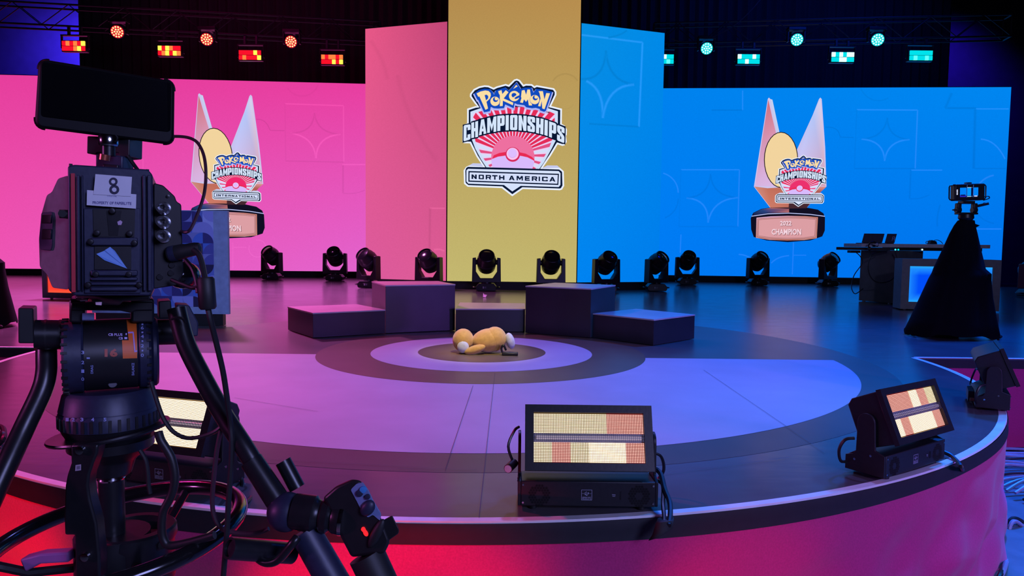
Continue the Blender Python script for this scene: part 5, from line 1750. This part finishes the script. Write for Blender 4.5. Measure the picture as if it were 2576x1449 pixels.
# --- fluid head
hy = YC - .01
hc = F(277, 890, hy)
hyw = math.radians(-29)
HN = V((math.sin(hyw), math.cos(hyw), 0))          # away from the operator
HD = V((HN.y, -HN.x, 0))                           # along the tilt axis
Fh = lambda px, py, d=0: on_plane(px, py, hc + HN * d, hc + HN * d + HD)
fh = thing('fluid_head', 'black fluid tripod head with an orange panel and two pan bars', 'tripod head', (hc.x, hy, zp(976)))
o_ = fh.location.copy()
HR = 88 * K
X1 = HD
xs_ = lambda px: (Fh(px, 890) - hc).dot(HD)
MB(o_).lathe([(0, xs_(214)), (HR, xs_(214)), (HR, xs_(345)), (0, xs_(345))], hc, X1, 40).build('drum', M_BLACK, fh)
for a, b, r, nm in ((160, 214, HR * 1.03, 'drag_wheel'), (345, 378, HR * 1.03, 'balance_wheel'), (378, 397, HR * 1.0, 'end_cap')):
    x0, x1 = xs_(a), xs_(b)
    w = MB(o_).lathe([(0, x0), (r * .94, x0), (r, x0 + .003), (r, x1 - .003), (r * .94, x1), (0, x1)], hc, X1, 40).build(nm, M_CAM, fh)
    if nm != 'end_cap':
        rb = MB(o_)
        for i in range(28):
            q = 2 * PI * i / 28
            rb.box(hc + HD * ((x0 + x1) / 2 - (.010 if nm == 'drag_wheel' else -.006)) + HN * (r * math.cos(q)) + V((0, 0, r * math.sin(q))), ((x1 - x0) * .3, .003, .0035), Matrix.Rotation(-hyw, 3, 'Z') @ Matrix.Rotation(q, 3, 'X'))
        rb.build('grip_ribs', M_RUBBER, w, kind='stuff')


def on_cyl_x(px, py, r, off=.0005):
    d = ray(px, py)
    w = EYE - hc
    dn, wn = d.dot(HN), w.dot(HN)
    A, B, C = dn ** 2 + d.z ** 2, 2 * (wn * dn + w.z * d.z), wn * wn + w.z * w.z - (r + off) ** 2
    D = B * B - 4 * A * C
    t = (-B - math.sqrt(max(0, D))) / (2 * A)
    return EYE + d * t


def strip(pb, poly_l, poly_r, r, off, col, n=10):
    for i in range(n):
        t0, t1 = i / n, (i + 1) / n
        L = lambda t: (poly_l[0][0] + (poly_l[1][0] - poly_l[0][0]) * t, poly_l[0][1] + (poly_l[1][1] - poly_l[0][1]) * t)
        Rr_ = lambda t: (poly_r[0][0] + (poly_r[1][0] - poly_r[0][0]) * t, poly_r[0][1] + (poly_r[1][1] - poly_r[0][1]) * t)
        pb.poly([on_cyl_x(*p, r, off) for p in (L(t0), Rr_(t0), Rr_(t1), L(t1))], col)


OR = (.80, .15, .02, 1)
g = PB(o_)
strip(g, ((318, 803), (324, 858)), ((343, 803), (345, 858)), HR, .0006, OR)
strip(g, ((307, 856), (309, 902)), ((345, 856), (345, 901)), HR, .0006, OR)
g.build('orange_panel', M_INK, fh)
g = PB(o_)
PL = srgb(190, 150, 225)
strip(g, ((322, 835), (322, 839)), ((335, 834), (335, 838)), HR, .0012, PL, 1)
strip(g, ((333, 835), (338, 886)), ((336.5, 835), (341, 886)), HR, .0012, PL, 6)
strip(g, ((339, 882), (339, 886)), ((345, 881), (345, 885)), HR, .0012, PL, 1)


def print_x(pb, s_, x0, x1, y0, y1, r, col, turn=False, bold=.02):
    f = (lambda a, b: on_cyl_x(x0 + (x1 - x0) * (b if turn else a), (y1 + (y0 - y1) * a) if turn else (y1 + (y0 - y1) * b), r, .0009))
    if turn:
        f = lambda a, b: on_cyl_x(x1 + (x0 - x1) * b, y1 + (y0 - y1) * a, r, .0009)
    put_text(pb, s_, None, None, None, 1, col, bold=bold, fn=f)


print_x(g, 'CB PLUS', 272.5, 308, 838.5, 845, HR, srgb(205, 190, 245))
print_x(g, 'CB', 298.5, 309, 848, 854, HR, srgb(205, 190, 245))
for x0, x1, y0, y1 in ((313, 320, 848, 853), (316, 319, 838, 843)):
    strip(g, ((x0, y0), (x0, y1)), ((x1, y0), (x1, y1)), HR, .0010, srgb(205, 190, 245), 2)
print_x(g, '16', 263, 296, 877, 898, HR, (.46, .075, .035, 1), bold=.05)
print_x(g, 'DRAG', 228, 234.5, 919, 940, HR, LIL, True)
print_x(g, 'BALANCE', 331, 338, 913, 944, HR, LIL, True)
RW = HR * 1.03
for s_, y in (('3', 887), ('2', 912), ('1', 934), ('0', 954)):
    print_x(g, s_, 204.5, 212, y - 4.5, y + 4, RW, LIL)
for s_, y in (('8', 806), ('6', 825), ('4', 846.5), ('2', 870), ('0', 894)):
    print_x(g, s_, 354, 362, y - 4.5, y + 4, RW, LIL)
for y in (816, 836, 858, 882):
    strip(g, ((356, y - 2), (356, y + 2)), ((360.5, y - 2), (360.5, y + 2)), RW, .001, LIL, 1)
strip(g, ((218, 899), (218, 903)), ((226, 899), (226, 903)), HR, .001, LIL, 1)
g.build('printed_scale', M_INK, fh)
MB(o_).lathe([(0, .0015), (.005, .0015), (.006, 0)], on_cyl_x(283, 966, HR, -.0005), V((0, 0, -.4)) - HN, 14).build('screw', mat('screw_grey', (.3, .3, .34), .4, .6), fh)
# camera platform on the drum
for a, b, y0, y1 in ((174, 214, 752, 812), (330, 388, 752, 812)):
    MB(o_).prism([Fh(x, y, -.035) for x, y in ((a, y1), (b, y1), (b, y0), (a, y0))], HN * .07).build('platform_post', M_BLACK, fh, bevel=.003)
MB(o_).prism([Fh(x, y, -.04) for x, y in ((178, 760), (386, 760), (386, 781), (342, 782), (330, 788), (304, 782), (214, 781), (178, 781))], HN * .085).build('platform', M_BLACK, fh, bevel=.002)
MB(o_).cyl(Fh(207, 797, -.045), Fh(237, 797, -.045), .0055, n=10).build('bubble_level', mat('level_glass', (.35, .4, .7), .1, .3), fh)
# left axle, knob and pan bar
MB(o_).cyl(Fh(88, 842), Fh(192, 842), 36 * K, n=24).build('axle', M_METAL, fh)
for x in (113, 150):
    MB(o_).lathe([(36.8 * K, 0), (36.8 * K, .003)], Fh(x, 842), X1, 24).build('axle_ring', M_BLACK, fh)
MB(o_).prism([Fh(x, y, -.025) for x, y in roundpoly([(45, 775), (84, 776), (86, 864), (46, 864)], 5)], HN * .05).build('clamp_knob', M_BLACK, fh, bevel=.003)
MB(o_).tube(smoothp([(116, 850, hy - .01), (117, 900, hy - .02), (116, 940, hy - .03), (104, 985, hy - .04), (64, 1070, hy - .06), (20, 1165, hy - .09), (-30, 1275, hy - .12), (-80, 1390, hy - .15)]), 23 * K, 14).build('pan_bar', M_METAL, fh)
# right axle, clamp and pan bar
MB(o_).cyl(Fh(392, 836), Fh(478, 834), 33 * K, n=24).build('axle', M_METAL, fh)
MB(o_).prism([Fh(x, y, -.03) for x, y in roundpoly([(399, 758), (430, 756), (434, 800), (400, 802)], 4)], HN * .05).build('clamp_block', M_BLACK, fh, bevel=.003)
MB(o_).prism([Fh(x, y, -.02) for x, y in roundpoly([(444, 766), (476, 768), (499, 812), (498, 846), (450, 848)], 5)], HN * .045).build('clamp_block', M_CAM, fh, bevel=.003)
pb_r = [(444, 776, hy - .035), (452, 810, hy - .038), (470, 870, hy - .045), (510, 950, hy - .055), (560, 1040, hy - .065), (610, 1118, hy - .08), (645, 1175, hy - .085)]
MB(o_).tube(smoothp(pb_r), 22 * K, 14).build('pan_bar', M_METAL, fh)
MB(o_).tube(smoothp([(432, 803, hy - .062), (442, 799, hy - .064), (458, 801, hy - .062), (466, 811, hy - .058)]), .002, 6).build('rubber_loop', M_RUBBER, fh)
yb = hy - .085
MB(o_).cyl(F(632, 1158, yb), F(700, 1262, yb - .01), 28 * K * .92, 30 * K * .92, 18).build('telescopic_sleeve', M_METAL, fh)
# --- swivel joint and lower handle at the end of the right bar
MB(o_).ball(F(722, 1288, yb - .015), 50 * K * .9, 24, 16).build('swivel_ball', M_CAM, fh)
jd = (F(858, 1302, yb - .02) - F(735, 1285, yb - .02))
jp = F(735, 1285, yb - .02)
r_ = K * .9
MB(o_).lathe([(0, 0), (44 * r_, .002), (46 * r_, .014), (46 * r_, .030), (38 * r_, .034), (36 * r_, .038), (43 * r_, .042), (44 * r_, .050), (36 * r_, .054), (42 * r_, .058), (43 * r_, .066), (0, .070)], jp, jd, 28).build('rosette', M_METAL, fh)
MB(o_).lathe([(44 * r_, .0665), (44.5 * r_, .068), (44 * r_, .0715)], jp, jd, 28).build('rosette_ring', M_CHROME, fh)
MB(o_).cyl(F(712, 1160, yb + .02), F(748, 1228, yb + .015), 21 * r_, n=16).build('extension_peg', M_METAL, fh)
MB(o_).cyl(F(766, 1335, yb - .02), F(860, 1500, yb - .03), 38 * r_, 40 * r_, 18).build('handle_tube', M_CAM, fh)
hs = MB(o_)
A0, B0 = F(576, 1379, yb - .06), F(735, 1392, yb + .01)
hs.lathe([(20 * r_, .004), (20 * r_, 0), (26 * r_, 0), (27 * r_, .004), (27 * r_, (B0 - A0).length), (0, (B0 - A0).length)], A0, B0 - A0 - V((0, .02, 0)) * 0, 20)
hs.build('cross_tube', M_METAL, fh)
MB(o_).lathe([(0, 0), (26 * r_, .001), (26 * r_, .006), (0, .006)], A0 + (B0 - A0).normalized() * .012, B0 - A0, 16).build('tube_plug', M_BLACK, fh)
MB(o_).tube(smoothp([(645, 1400, yb - .03), (668, 1415, yb - .04), (700, 1408, yb - .045), (735, 1368, yb - .05), (748, 1352, yb - .045)]), 11 * r_, 10).build('clamp_band', M_METAL, fh)

# --- zoom controller on the end of the bar
zc = F(905, 1320, yb - .02)
zo = thing('zoom_control', 'black zoom hand control with a blue lit top plate and red lamp', 'control', zc)
o_ = zc.copy()
yz = yb - .035
ZR = ray(905, 1320).normalized()
MB(o_).prism([F(x, y, yz) for x, y in roundpoly([(812, 1252), (846, 1222), (884, 1205), (908, 1208), (926, 1238), (960, 1305), (982, 1362), (968, 1392), (884, 1402), (858, 1352), (838, 1300)], 9)], ZR * .03).build('body', M_BLACK, zo, bevel=.004)
MB(o_).prism([F(x, y, yz - .0015) for x, y in roundpoly([(882, 1232), (897, 1217), (911, 1215), (926, 1236), (938, 1262), (958, 1295), (956, 1310), (938, 1295), (926, 1302), (912, 1290), (898, 1262)], 4)], (0, .004, 0)).build('top_plate', mat('plate_blue_grey', (.16, .22, .42), .45), zo)
for x, y, r in ((914, 1231, 9), (925, 1249, 7), (905, 1240, 9)):
    MB(o_).lathe([(0, .004), (r * K * .85, .003), (r * K * .9, 0)], F(x, y, yz - .0015), (0, -1, 0), 14).build('button', M_CAM if r != 9 or x != 914 else mat('button_blue', (.05, .28, .62), .4), zo)
MB(o_).ball(F(925, 1278, yz - .003), (.009, .006, .012), 14, 8, Matrix.Rotation(.6, 3, 'Y')).build('thumb_stick', M_CAM, zo)
MB(o_).tube(smoothp([(911, 1327, yz - .001), (917, 1336, yz - .001), (924, 1348, yz - .001)], k=4), [.0012, .0026, .003, .0028, .0024, .003, .003, .0024, .0012][:9], 6).build('red_lamp', emat('lamp_red', srgb(255, 40, 50), 1.2), zo)
MB(o_).tube(smoothp([(930, 1358, yz - .001), (935, 1364, yz - .001), (938, 1368, yz - .001)], k=2), .0016, 6).build('red_lamp', emat('lamp_red', srgb(255, 40, 50)), zo)
MB(o_).ball(F(947, 1342, yz - .002), (.007, .006, .022), 14, 10, Matrix.Rotation(.45, 3, 'Y')).build('grip_pad', M_RUBBER, zo)
MB(o_).prism([F(x, y, yz + .002) for x, y in roundpoly([(958, 1312), (987, 1296), (1004, 1332), (1003, 1342), (974, 1362)], 4)], ZR * .02).build('rocker', M_BLACK, zo, bevel=.002)
MB(o_).cyl(F(922, 1395, yb - .02), F(986, 1530, yb - .03), 46 * r_, 44 * r_, 20).build('grip', M_RUBBER, zo)

# --- the camera itself
CYB = YC - .13                                     # back face of the camera
kb = CYB / F_PX
vc = F(280, 745, YC)
ca = thing('video_camera', 'black video camera seen from behind with a paper number 8', 'camera', (vc.x, YC, vc.z))
o_ = ca.location.copy()
yaw = math.radians(-25)
AX = V((math.sin(yaw), math.cos(yaw), 0))          # the way the camera looks
CC = F(280, 590, CYB)
P = lambda x, y, d=0: on_plane(x, y, CC + AX * d, CC + AX * d + V((AX.y, -AX.x, 0)))
body = roundpoly([(170, 418), (186, 414), (372, 426), (384, 440), (388, 726), (378, 744), (186, 744), (171, 728)], 6)
MB(o_).prism([P(x, y) for x, y in body], AX * .20).build('body', M_CAM, ca, bevel=.002)
side = roundpoly([(172, 441), (146, 449), (130, 484), (118, 490), (104, 540), (98, 602), (100, 672), (118, 690), (132, 724), (172, 729)], 6)
MB(o_).prism([P(x, y, .012 + (172 - x) / 74 * .055) for x, y in side], AX * .12).build('side_housing', M_CAM_LIT, ca, bevel=.003)
MB(o_).prism([P(x, y, .006 + (172 - x) / 74 * .055) for x, y in roundpoly([(104, 535), (130, 532), (133, 548), (131, 618), (128, 630), (101, 628), (99, 600)], 4)], AX * .05).build('side_handle', M_CAM, ca, bevel=.002)
for a, b in ((540, 562), (576, 602)):
    MB(o_).prism([P(x, y, .003 + (172 - x) / 74 * .055) for x, y in ((106, a), (129, a), (128, b), (104, b))], AX * .01).build('handle_rib', M_BLACK, ca, bevel=.001)
MB(o_).cyl(P(150, 538, .01), P(172, 539, .01), 11 * kb, n=14).build('side_knob', M_BLACK, ca)
MB(o_).lathe([(0, .012), (9 * kb, .012), (11 * kb, 0)], P(160, 538, .016), -AX, 14).build('side_knob', M_BLACK, ca)
# back plate rails, battery plate, recesses
MB(o_).prism([P(x, y, -.004) for x, y in ((178, 436), (188, 436), (190, 735), (180, 735))], AX * .006).build('pink_lit_rail', M_RED, ca, smooth=False)  # rail coloured red to imitate pink light on its left-turned face
for a, b in ((192, 200), (204, 208), (358, 366), (370, 380)):
    MB(o_).prism([P(x, y, -.007) for x, y in ((a, 440), (b, 440), (b + 2, 732), (a + 2, 732))], AX * .008).build('rail', M_CAM, ca, bevel=.001)
MB(o_).prism([P(x, y, -.003) for x, y in ((210, 524), (352, 524), (354, 738), (212, 738))], AX * .004).build('battery_plate', M_CAM, ca, bevel=.001)
MB(o_).prism([P(x, y, -.005) for x, y in ((234, 526), (340, 526), (338, 596), (236, 596))], AX * .003).build('recess', M_BLACK, ca, smooth=False)
MB(o_).prism([P(x, y, -.006) for x, y in ((268, 530), (306, 530), (296, 592), (274, 592))], AX * .003).build('wedge_slot', M_METAL, ca, smooth=False)
MB(o_).prism([P(x, y, -.006) for x, y in ((238, 620), (330, 620), (330, 678), (238, 678))], AX * .004).build('recess', M_BLACK, ca, smooth=False)
for y0, y1 in ((598, 618), (680, 694), (698, 706), (710, 718), (722, 732)):
    MB(o_).prism([P(x, y, -.010) for x, y in ((228, y0), (346, y0), (346, y1), (228, y1))], AX * .008).build('slat', M_CAM, ca, bevel=.0015)
for x, y in ((244, 586), (326, 588), (228, 608), (338, 611), (241, 690), (324, 690), (283, 531), (222, 717), (350, 717)):
    MB(o_).lathe([(0, .005), (6 * kb, .0045), (8 * kb, 0)], P(x, y, -.009), -AX, 12).build('bolt', M_METAL, ca)
for x, y in ((178, 416), (371, 430)):
    MB(o_).cyl(P(x, y + 3, .01), P(x, y - 4, .01), 4 * kb, n=10).build('corner_screw', M_METAL, ca)
# labels
MB(o_).prism([P(x, y, -.0085) for x, y in ((219, 478), (343, 489), (342, 525), (218, 516))], AX * .0005).build('paper_label', M_PAPER, ca, smooth=False)
MB(o_).prism([P(x, y, -.0095) for x, y in ((240, 438), (332, 445), (329, 494), (235, 489))], AX * .0005).build('number_paper', M_PAPER, ca, smooth=False, label='torn white paper with a hand drawn number 8')
g = PB(o_)
INK = srgb(30, 28, 60)
put_text(g, 'PROPERTY OF PAPERLYTE', None, None, None, 1, srgb(88, 84, 140), bold=.02, fn=lambda a, b: P(233 + 98 * a, 513 + 2.5 * a - 7 * b, -.0090))
put_text(g, 'DIGITAL', None, None, None, 1, srgb(110, 106, 160), bold=.0, fn=lambda a, b: P(270 + 24 * a, 494.5 + 1 * a - 4 * b, -.0090))
ink8 = MB()
for (cx_, cy_, rx, ry) in ((285, 457, 11, 10.5), (287.5, 477, 12.5, 12)):
    n = 20
    for i in range(n):
        t0, t1 = 2 * PI * i / n, 2 * PI * (i + 1) / n
        w0 = .48
        g.poly([P(cx_ + rx * math.cos(t0), cy_ + ry * math.sin(t0), -.0099), P(cx_ + rx * math.cos(t1), cy_ + ry * math.sin(t1), -.0099),
                P(cx_ + rx * w0 * math.cos(t1), cy_ + ry * w0 * math.sin(t1), -.0099), P(cx_ + rx * w0 * math.cos(t0), cy_ + ry * w0 * math.sin(t0), -.0099)], INK)
g.poly([P(x, y, -.0072) for x, y in ((295, 558), (303, 554), (308, 558), (305, 566), (297, 566))], srgb(190, 160, 190))  # small glare spot painted on the slot
g.build('label_writing_and_glare', M_INK, ca)
g = PB(o_)
bl1, bl2, bl3 = srgb(126, 172, 235), srgb(104, 150, 220), srgb(80, 120, 190)
g.poly([P(x, y, -.0075) for x, y in ((242, 639), (262, 631), (320, 676))], bl1)
g.poly([P(x, y, -.0075) for x, y in ((242, 639), (320, 676), (263, 655))], bl2)
g.poly([P(x, y, -.0076) for x, y in ((264, 629), (277, 621), (320, 676))], bl1)
g.poly([P(x, y, -.0076) for x, y in ((277, 621), (289, 631), (320, 676))], bl2)
g.poly([P(x, y, -.0077) for x, y in ((262, 631), (264, 629), (320, 676))], bl3)
g.build('paper_plane_mark', M_INK, ca)
# connector panel on the right
panel = roundpoly([(386, 460), (410, 466), (440, 494), (444, 507), (456, 514), (461, 690), (442, 718), (386, 727)], 5)
MB(o_).prism([P(x, y, .006) for x, y in panel], AX * .16).build('connector_panel', M_BLACK, ca, bevel=.002)
MB(o_).lathe([(0, .003), (4 * kb, .0028), (5 * kb, 0)], P(422, 494, .006), -AX, 10).build('screw', M_CHROME, ca)
M_BNC = mat('connector_nickel', (.62, .64, .68), .22, 1)
for y in (525, 560, 595):
    c = P(413, y, .006)
    ax_ = (-AX + V((-.1, -.1, .05))).normalized()
    bn = MB(o_).lathe([(0, 0), (17 * kb, 0), (17 * kb, .004), (13 * kb, .005), (12 * kb, .016), (14 * kb, .017), (14 * kb, .022), (9 * kb, .022), (8 * kb, .010), (0, .010)], c, ax_, 22).build('video_socket', M_BNC, ca)
    MB(o_).cyl(c + ax_ * .009, c + ax_ * .020, 3 * kb, n=8).build('socket_pin', M_BNC, bn)
    for s_ in (-1, 1):
        MB(o_).cyl(c + ax_ * .012 + V((s_ * 11 * kb, 0, 0)), c + ax_ * .012 + V((s_ * 17 * kb, 0, 0)), 2.6 * kb, n=8).build('socket_lug', M_BNC, bn)
for x, y in ((402, 697), (430, 687), (432, 667)):
    MB(o_).lathe([(0, .003), (7 * kb, .003), (8 * kb, 0)], P(x, y, .006), -AX, 12).build('socket', M_METAL, ca)
# base and quick release plate
MB(o_).prism([F(x, y, YC - .11) for x, y in ((188, 744), (380, 744), (376, 756), (310, 758), (300, 768), (236, 766), (232, 757), (192, 757))], AX * .16).build('quick_release', M_BLACK, ca, bevel=.002)
MB(o_).cyl(F(203, 754, YC - .115), F(222, 753, YC - .115), 4.5 * kb, n=10).build('release_lever', M_CHROME, ca)
MB(o_).ball(F(226, 755, YC - .115), 4.5 * kb, 10, 8).build('lever_tip', M_RED, ca)
MB(o_).prism([F(x, y, YC - .113) for x, y in ((240, 760), (256, 760), (255, 768), (241, 767))], AX * .004).build('white_mark', M_PAPER, ca)
MB(o_).lathe([(.045, 0), (.05, .01), (.05, .14), (.056, .15), (.056, .20), (.05, .20), (.048, .17), (0, .17)], CC + AX * .20, AX, 28).build('lens', M_METAL, ca)

# --- field monitor above the camera
def ym(px):
    return .94 + .07 * (px - 88) / 350


FM = lambda x, y, d=0: F(x, y, ym(x) + d)
mc = F(265, 390, YC - .06)
fm = thing('field_monitor', 'black field monitor with a dark screen, tilted above the camera', 'monitor', (mc.x, YC - .06, mc.z))
o_ = fm.location.copy()
out = roundpoly([(97, 147), (440, 204), (438, 366), (86, 321)], 24, 6)
MR = ray(265, 260).normalized()
M_MON = mat('monitor_rubber', (.0045, .0045, .005), .5, scale=80, spec=.2)
MB(o_).prism([FM(x, y) for x, y in out], MR * .026).build('housing', M_MON, fm, bevel=.004)
MB(o_).prism([FM(x, y, -.0012) for x, y in roundpoly([(106, 155), (430, 208), (428, 332), (103, 292)], 10, 4)], (0, .002, 0)).build('screen', M_GLOSS, fm, smooth=False)
for k in range(4):
    crn = [(264 + (x - 264) * .982, 258 + (y - 258) * .97) for x, y in out[7 * k:7 * k + 7]]
    MB(o_).tube([FM(x, y) + MR * .012 for x, y in crn], .0036, 8).build('corner_bumper', M_MON, fm)
g = PB(o_)
g.poly([FM(x, y, -.0006) for x, y in ((256, 322), (290, 326), (290, 330), (256, 326))], srgb(52, 50, 60))
g.build('bezel_print', M_INK, fm)
ymn = YC - .06
MB(o_).prism([F(x, y, ymn) for x, y in roundpoly([(219, 342), (326, 345), (325, 394), (300, 396), (298, 384), (244, 384), (242, 388), (218, 386)], 3)], (0, .035, 0)).build('tilt_clamp', M_BLACK, fm, bevel=.002)
MB(o_).lathe([(22 * kb, 0), (24 * kb, .003), (24 * kb, .012), (20 * kb, .015)], F(273, 368, ymn - .022), (0, 0, 1), 24).build('chrome_collar', M_CHROME, fm)
MB(o_).cyl(F(273, 392, ymn - .022), F(273, 366, ymn - .022), 17 * kb, n=20).build('neck', M_METAL, fm)
MB(o_).cyl(F(262, 403, ymn - .036), F(264, 389, ymn - .036), 13 * kb, n=16).build('copper_knob', mat('copper_red', (.6, .16, .10), .3, .8), fm)
MB(o_).prism([F(x, y, ymn - .008) for x, y in ((240, 386), (308, 392), (308, 428), (240, 424))], (0, .03, 0)).build('shoe_mount', M_CAM, fm, bevel=.002)
MB(o_).prism([F(x, y, ymn - .011) for x, y in ((258, 412), (296, 415), (296, 430), (258, 428))], (0, .004, 0)).build('shoe_lock', M_BLACK, fm, bevel=.001)

# --- cables of the camera rig
M_PCAB = mat('dark_red_cable', (.05, .018, .03), .4)
yc = YC - .08
cable('monitor_lead', 'thin dark red lead curving from the monitor to the camera connector panel', smoothp([(438, 343, 1.0), (468, 345, 1.0), (496, 358, .99), (513, 392, .98), (518, 440, .97), (513, 490, .97), (498, 535, .96), (482, 572, .95), (470, 584, .95), (456, 582, .955)], k=2), .0022, M_PCAB, k=3)
cable('monitor_cable', 'short black cable from the monitor mount into the camera top', smoothp([(322, 392, yc + .02), (334, 410, yc + .02), (350, 432, yc + .03)], k=2), .0026, M_CABLE, k=3)
pc = thing('power_lead', 'black power lead with a plug and a thick ferrite core, right of the camera', 'cable', P(427, 640, .0))
o_ = pc.location.copy()
MB(o_).lathe([(0, 0), (19 * kb, 0), (20 * kb, .004), (20 * kb, .020), (18 * kb, .024), (17 * kb, .036), (14 * kb, .042), (0, .044)], P(424, 640, .002), P(492, 626, -.01) - P(424, 640, .002), 20).build('plug', M_RUBBER, pc)
MB(o_).lathe([(20.5 * kb, .002), (21 * kb, .006), (20.5 * kb, .010)], P(424, 640, .002), P(492, 626, -.01) - P(424, 640, .002), 20).build('plug_ring', M_CAM, pc)
MB(o_).tube(smoothp([(486, 628, CYB - .008), (500, 640, CYB - .01), (508, 662, CYB - .01), (514, 690, CYB - .01), (518, 705, CYB - .01)]), 7 * kb, 8).build('lead', M_CABLE, pc)
f0, f1 = F(517, 697, CYB - .01), F(523, 778, CYB - .01)
MB(o_).lathe([(0, 0), (17 * kb, 0), (21 * kb, .003), (21 * kb, (f1 - f0).length - .003), (17 * kb, (f1 - f0).length), (0, (f1 - f0).length)], f0, f1 - f0, 20).build('ferrite_core', M_RUBBER, pc)
MB(o_).tube(smoothp([(522, 770, CYB - .01), (531, 810, CYB - .01), (546, 870, CYB), (561, 935, CYB + .01), (571, 1000, CYB + .02), (579, 1060, CYB + .03), (583, 1110, CYB + .03), (581, 1180, CYB + .03), (575, 1260, CYB + .03), (570, 1350, CYB + .03), (560, 1470, CYB + .03)]), 7.5 * kb, 8).build('lead', M_CABLE, pc)
MB(o_).tube(smoothp([(466, 654, CYB + .02), (484, 676, CYB + .01), (494, 706, CYB + .005), (498, 736, CYB)]), 6 * kb, 8).build('lead', M_CABLE, pc)
MB(o_).tube(smoothp([(432, 704, CYB + .02), (462, 716, CYB + .01), (485, 724, CYB + .005), (500, 720, CYB)]), 5.5 * kb, 8).build('lead', M_CABLE, pc)
MB(o_).ball(F(462, 692, CYB + .12), (.022, .03, .02), 18, 12).build('lens_drive', M_GLOSS, pc)
cable('head_cable', 'thick black cable running from the pan collar down past the steering ring', smoothp([(398, 1086, yc), (406, 1110, yc), (430, 1150, yc), (440, 1200, yc), (432, 1245, yc), (412, 1285, yc), (407, 1330, yc), (414, 1362, yc), (436, 1372, yc), (500, 1358, yc), (540, 1346, yc)], k=2), 10 * K, M_CABLE, k=3, n=10)
cable('drive_cable', 'thin black cable looping from the head across the left strobe to the pan bar', smoothp([(380, 960, yc), (396, 1012, yc), (412, 1054, yc), (436, 1086, yc), (470, 1102, yc), (508, 1098, yc), (540, 1086, yc), (556, 1074, yc)], k=2), 5 * K, M_CABLE, k=3)
cable('control_cable', 'thin cable falling from the pan bar to the swivel joint', smoothp([(556, 1082, yc), (546, 1130, yc), (538, 1200, yc), (534, 1260, yc), (540, 1300, yc), (562, 1332, yc), (610, 1342, yc), (650, 1340, yc), (676, 1330, yc)], k=2), 5.5 * K, M_PCAB, k=3)
cable('bowl_cable', 'short thin cable hanging below the pedestal bowl before the left strobe', smoothp([(352, 1132, yc + .02), (366, 1156, yc + .02), (372, 1190, yc + .02), (374, 1220, yc + .02), (378, 1242, yc + .02)], k=2), 5 * K, M_CABLE, k=3)
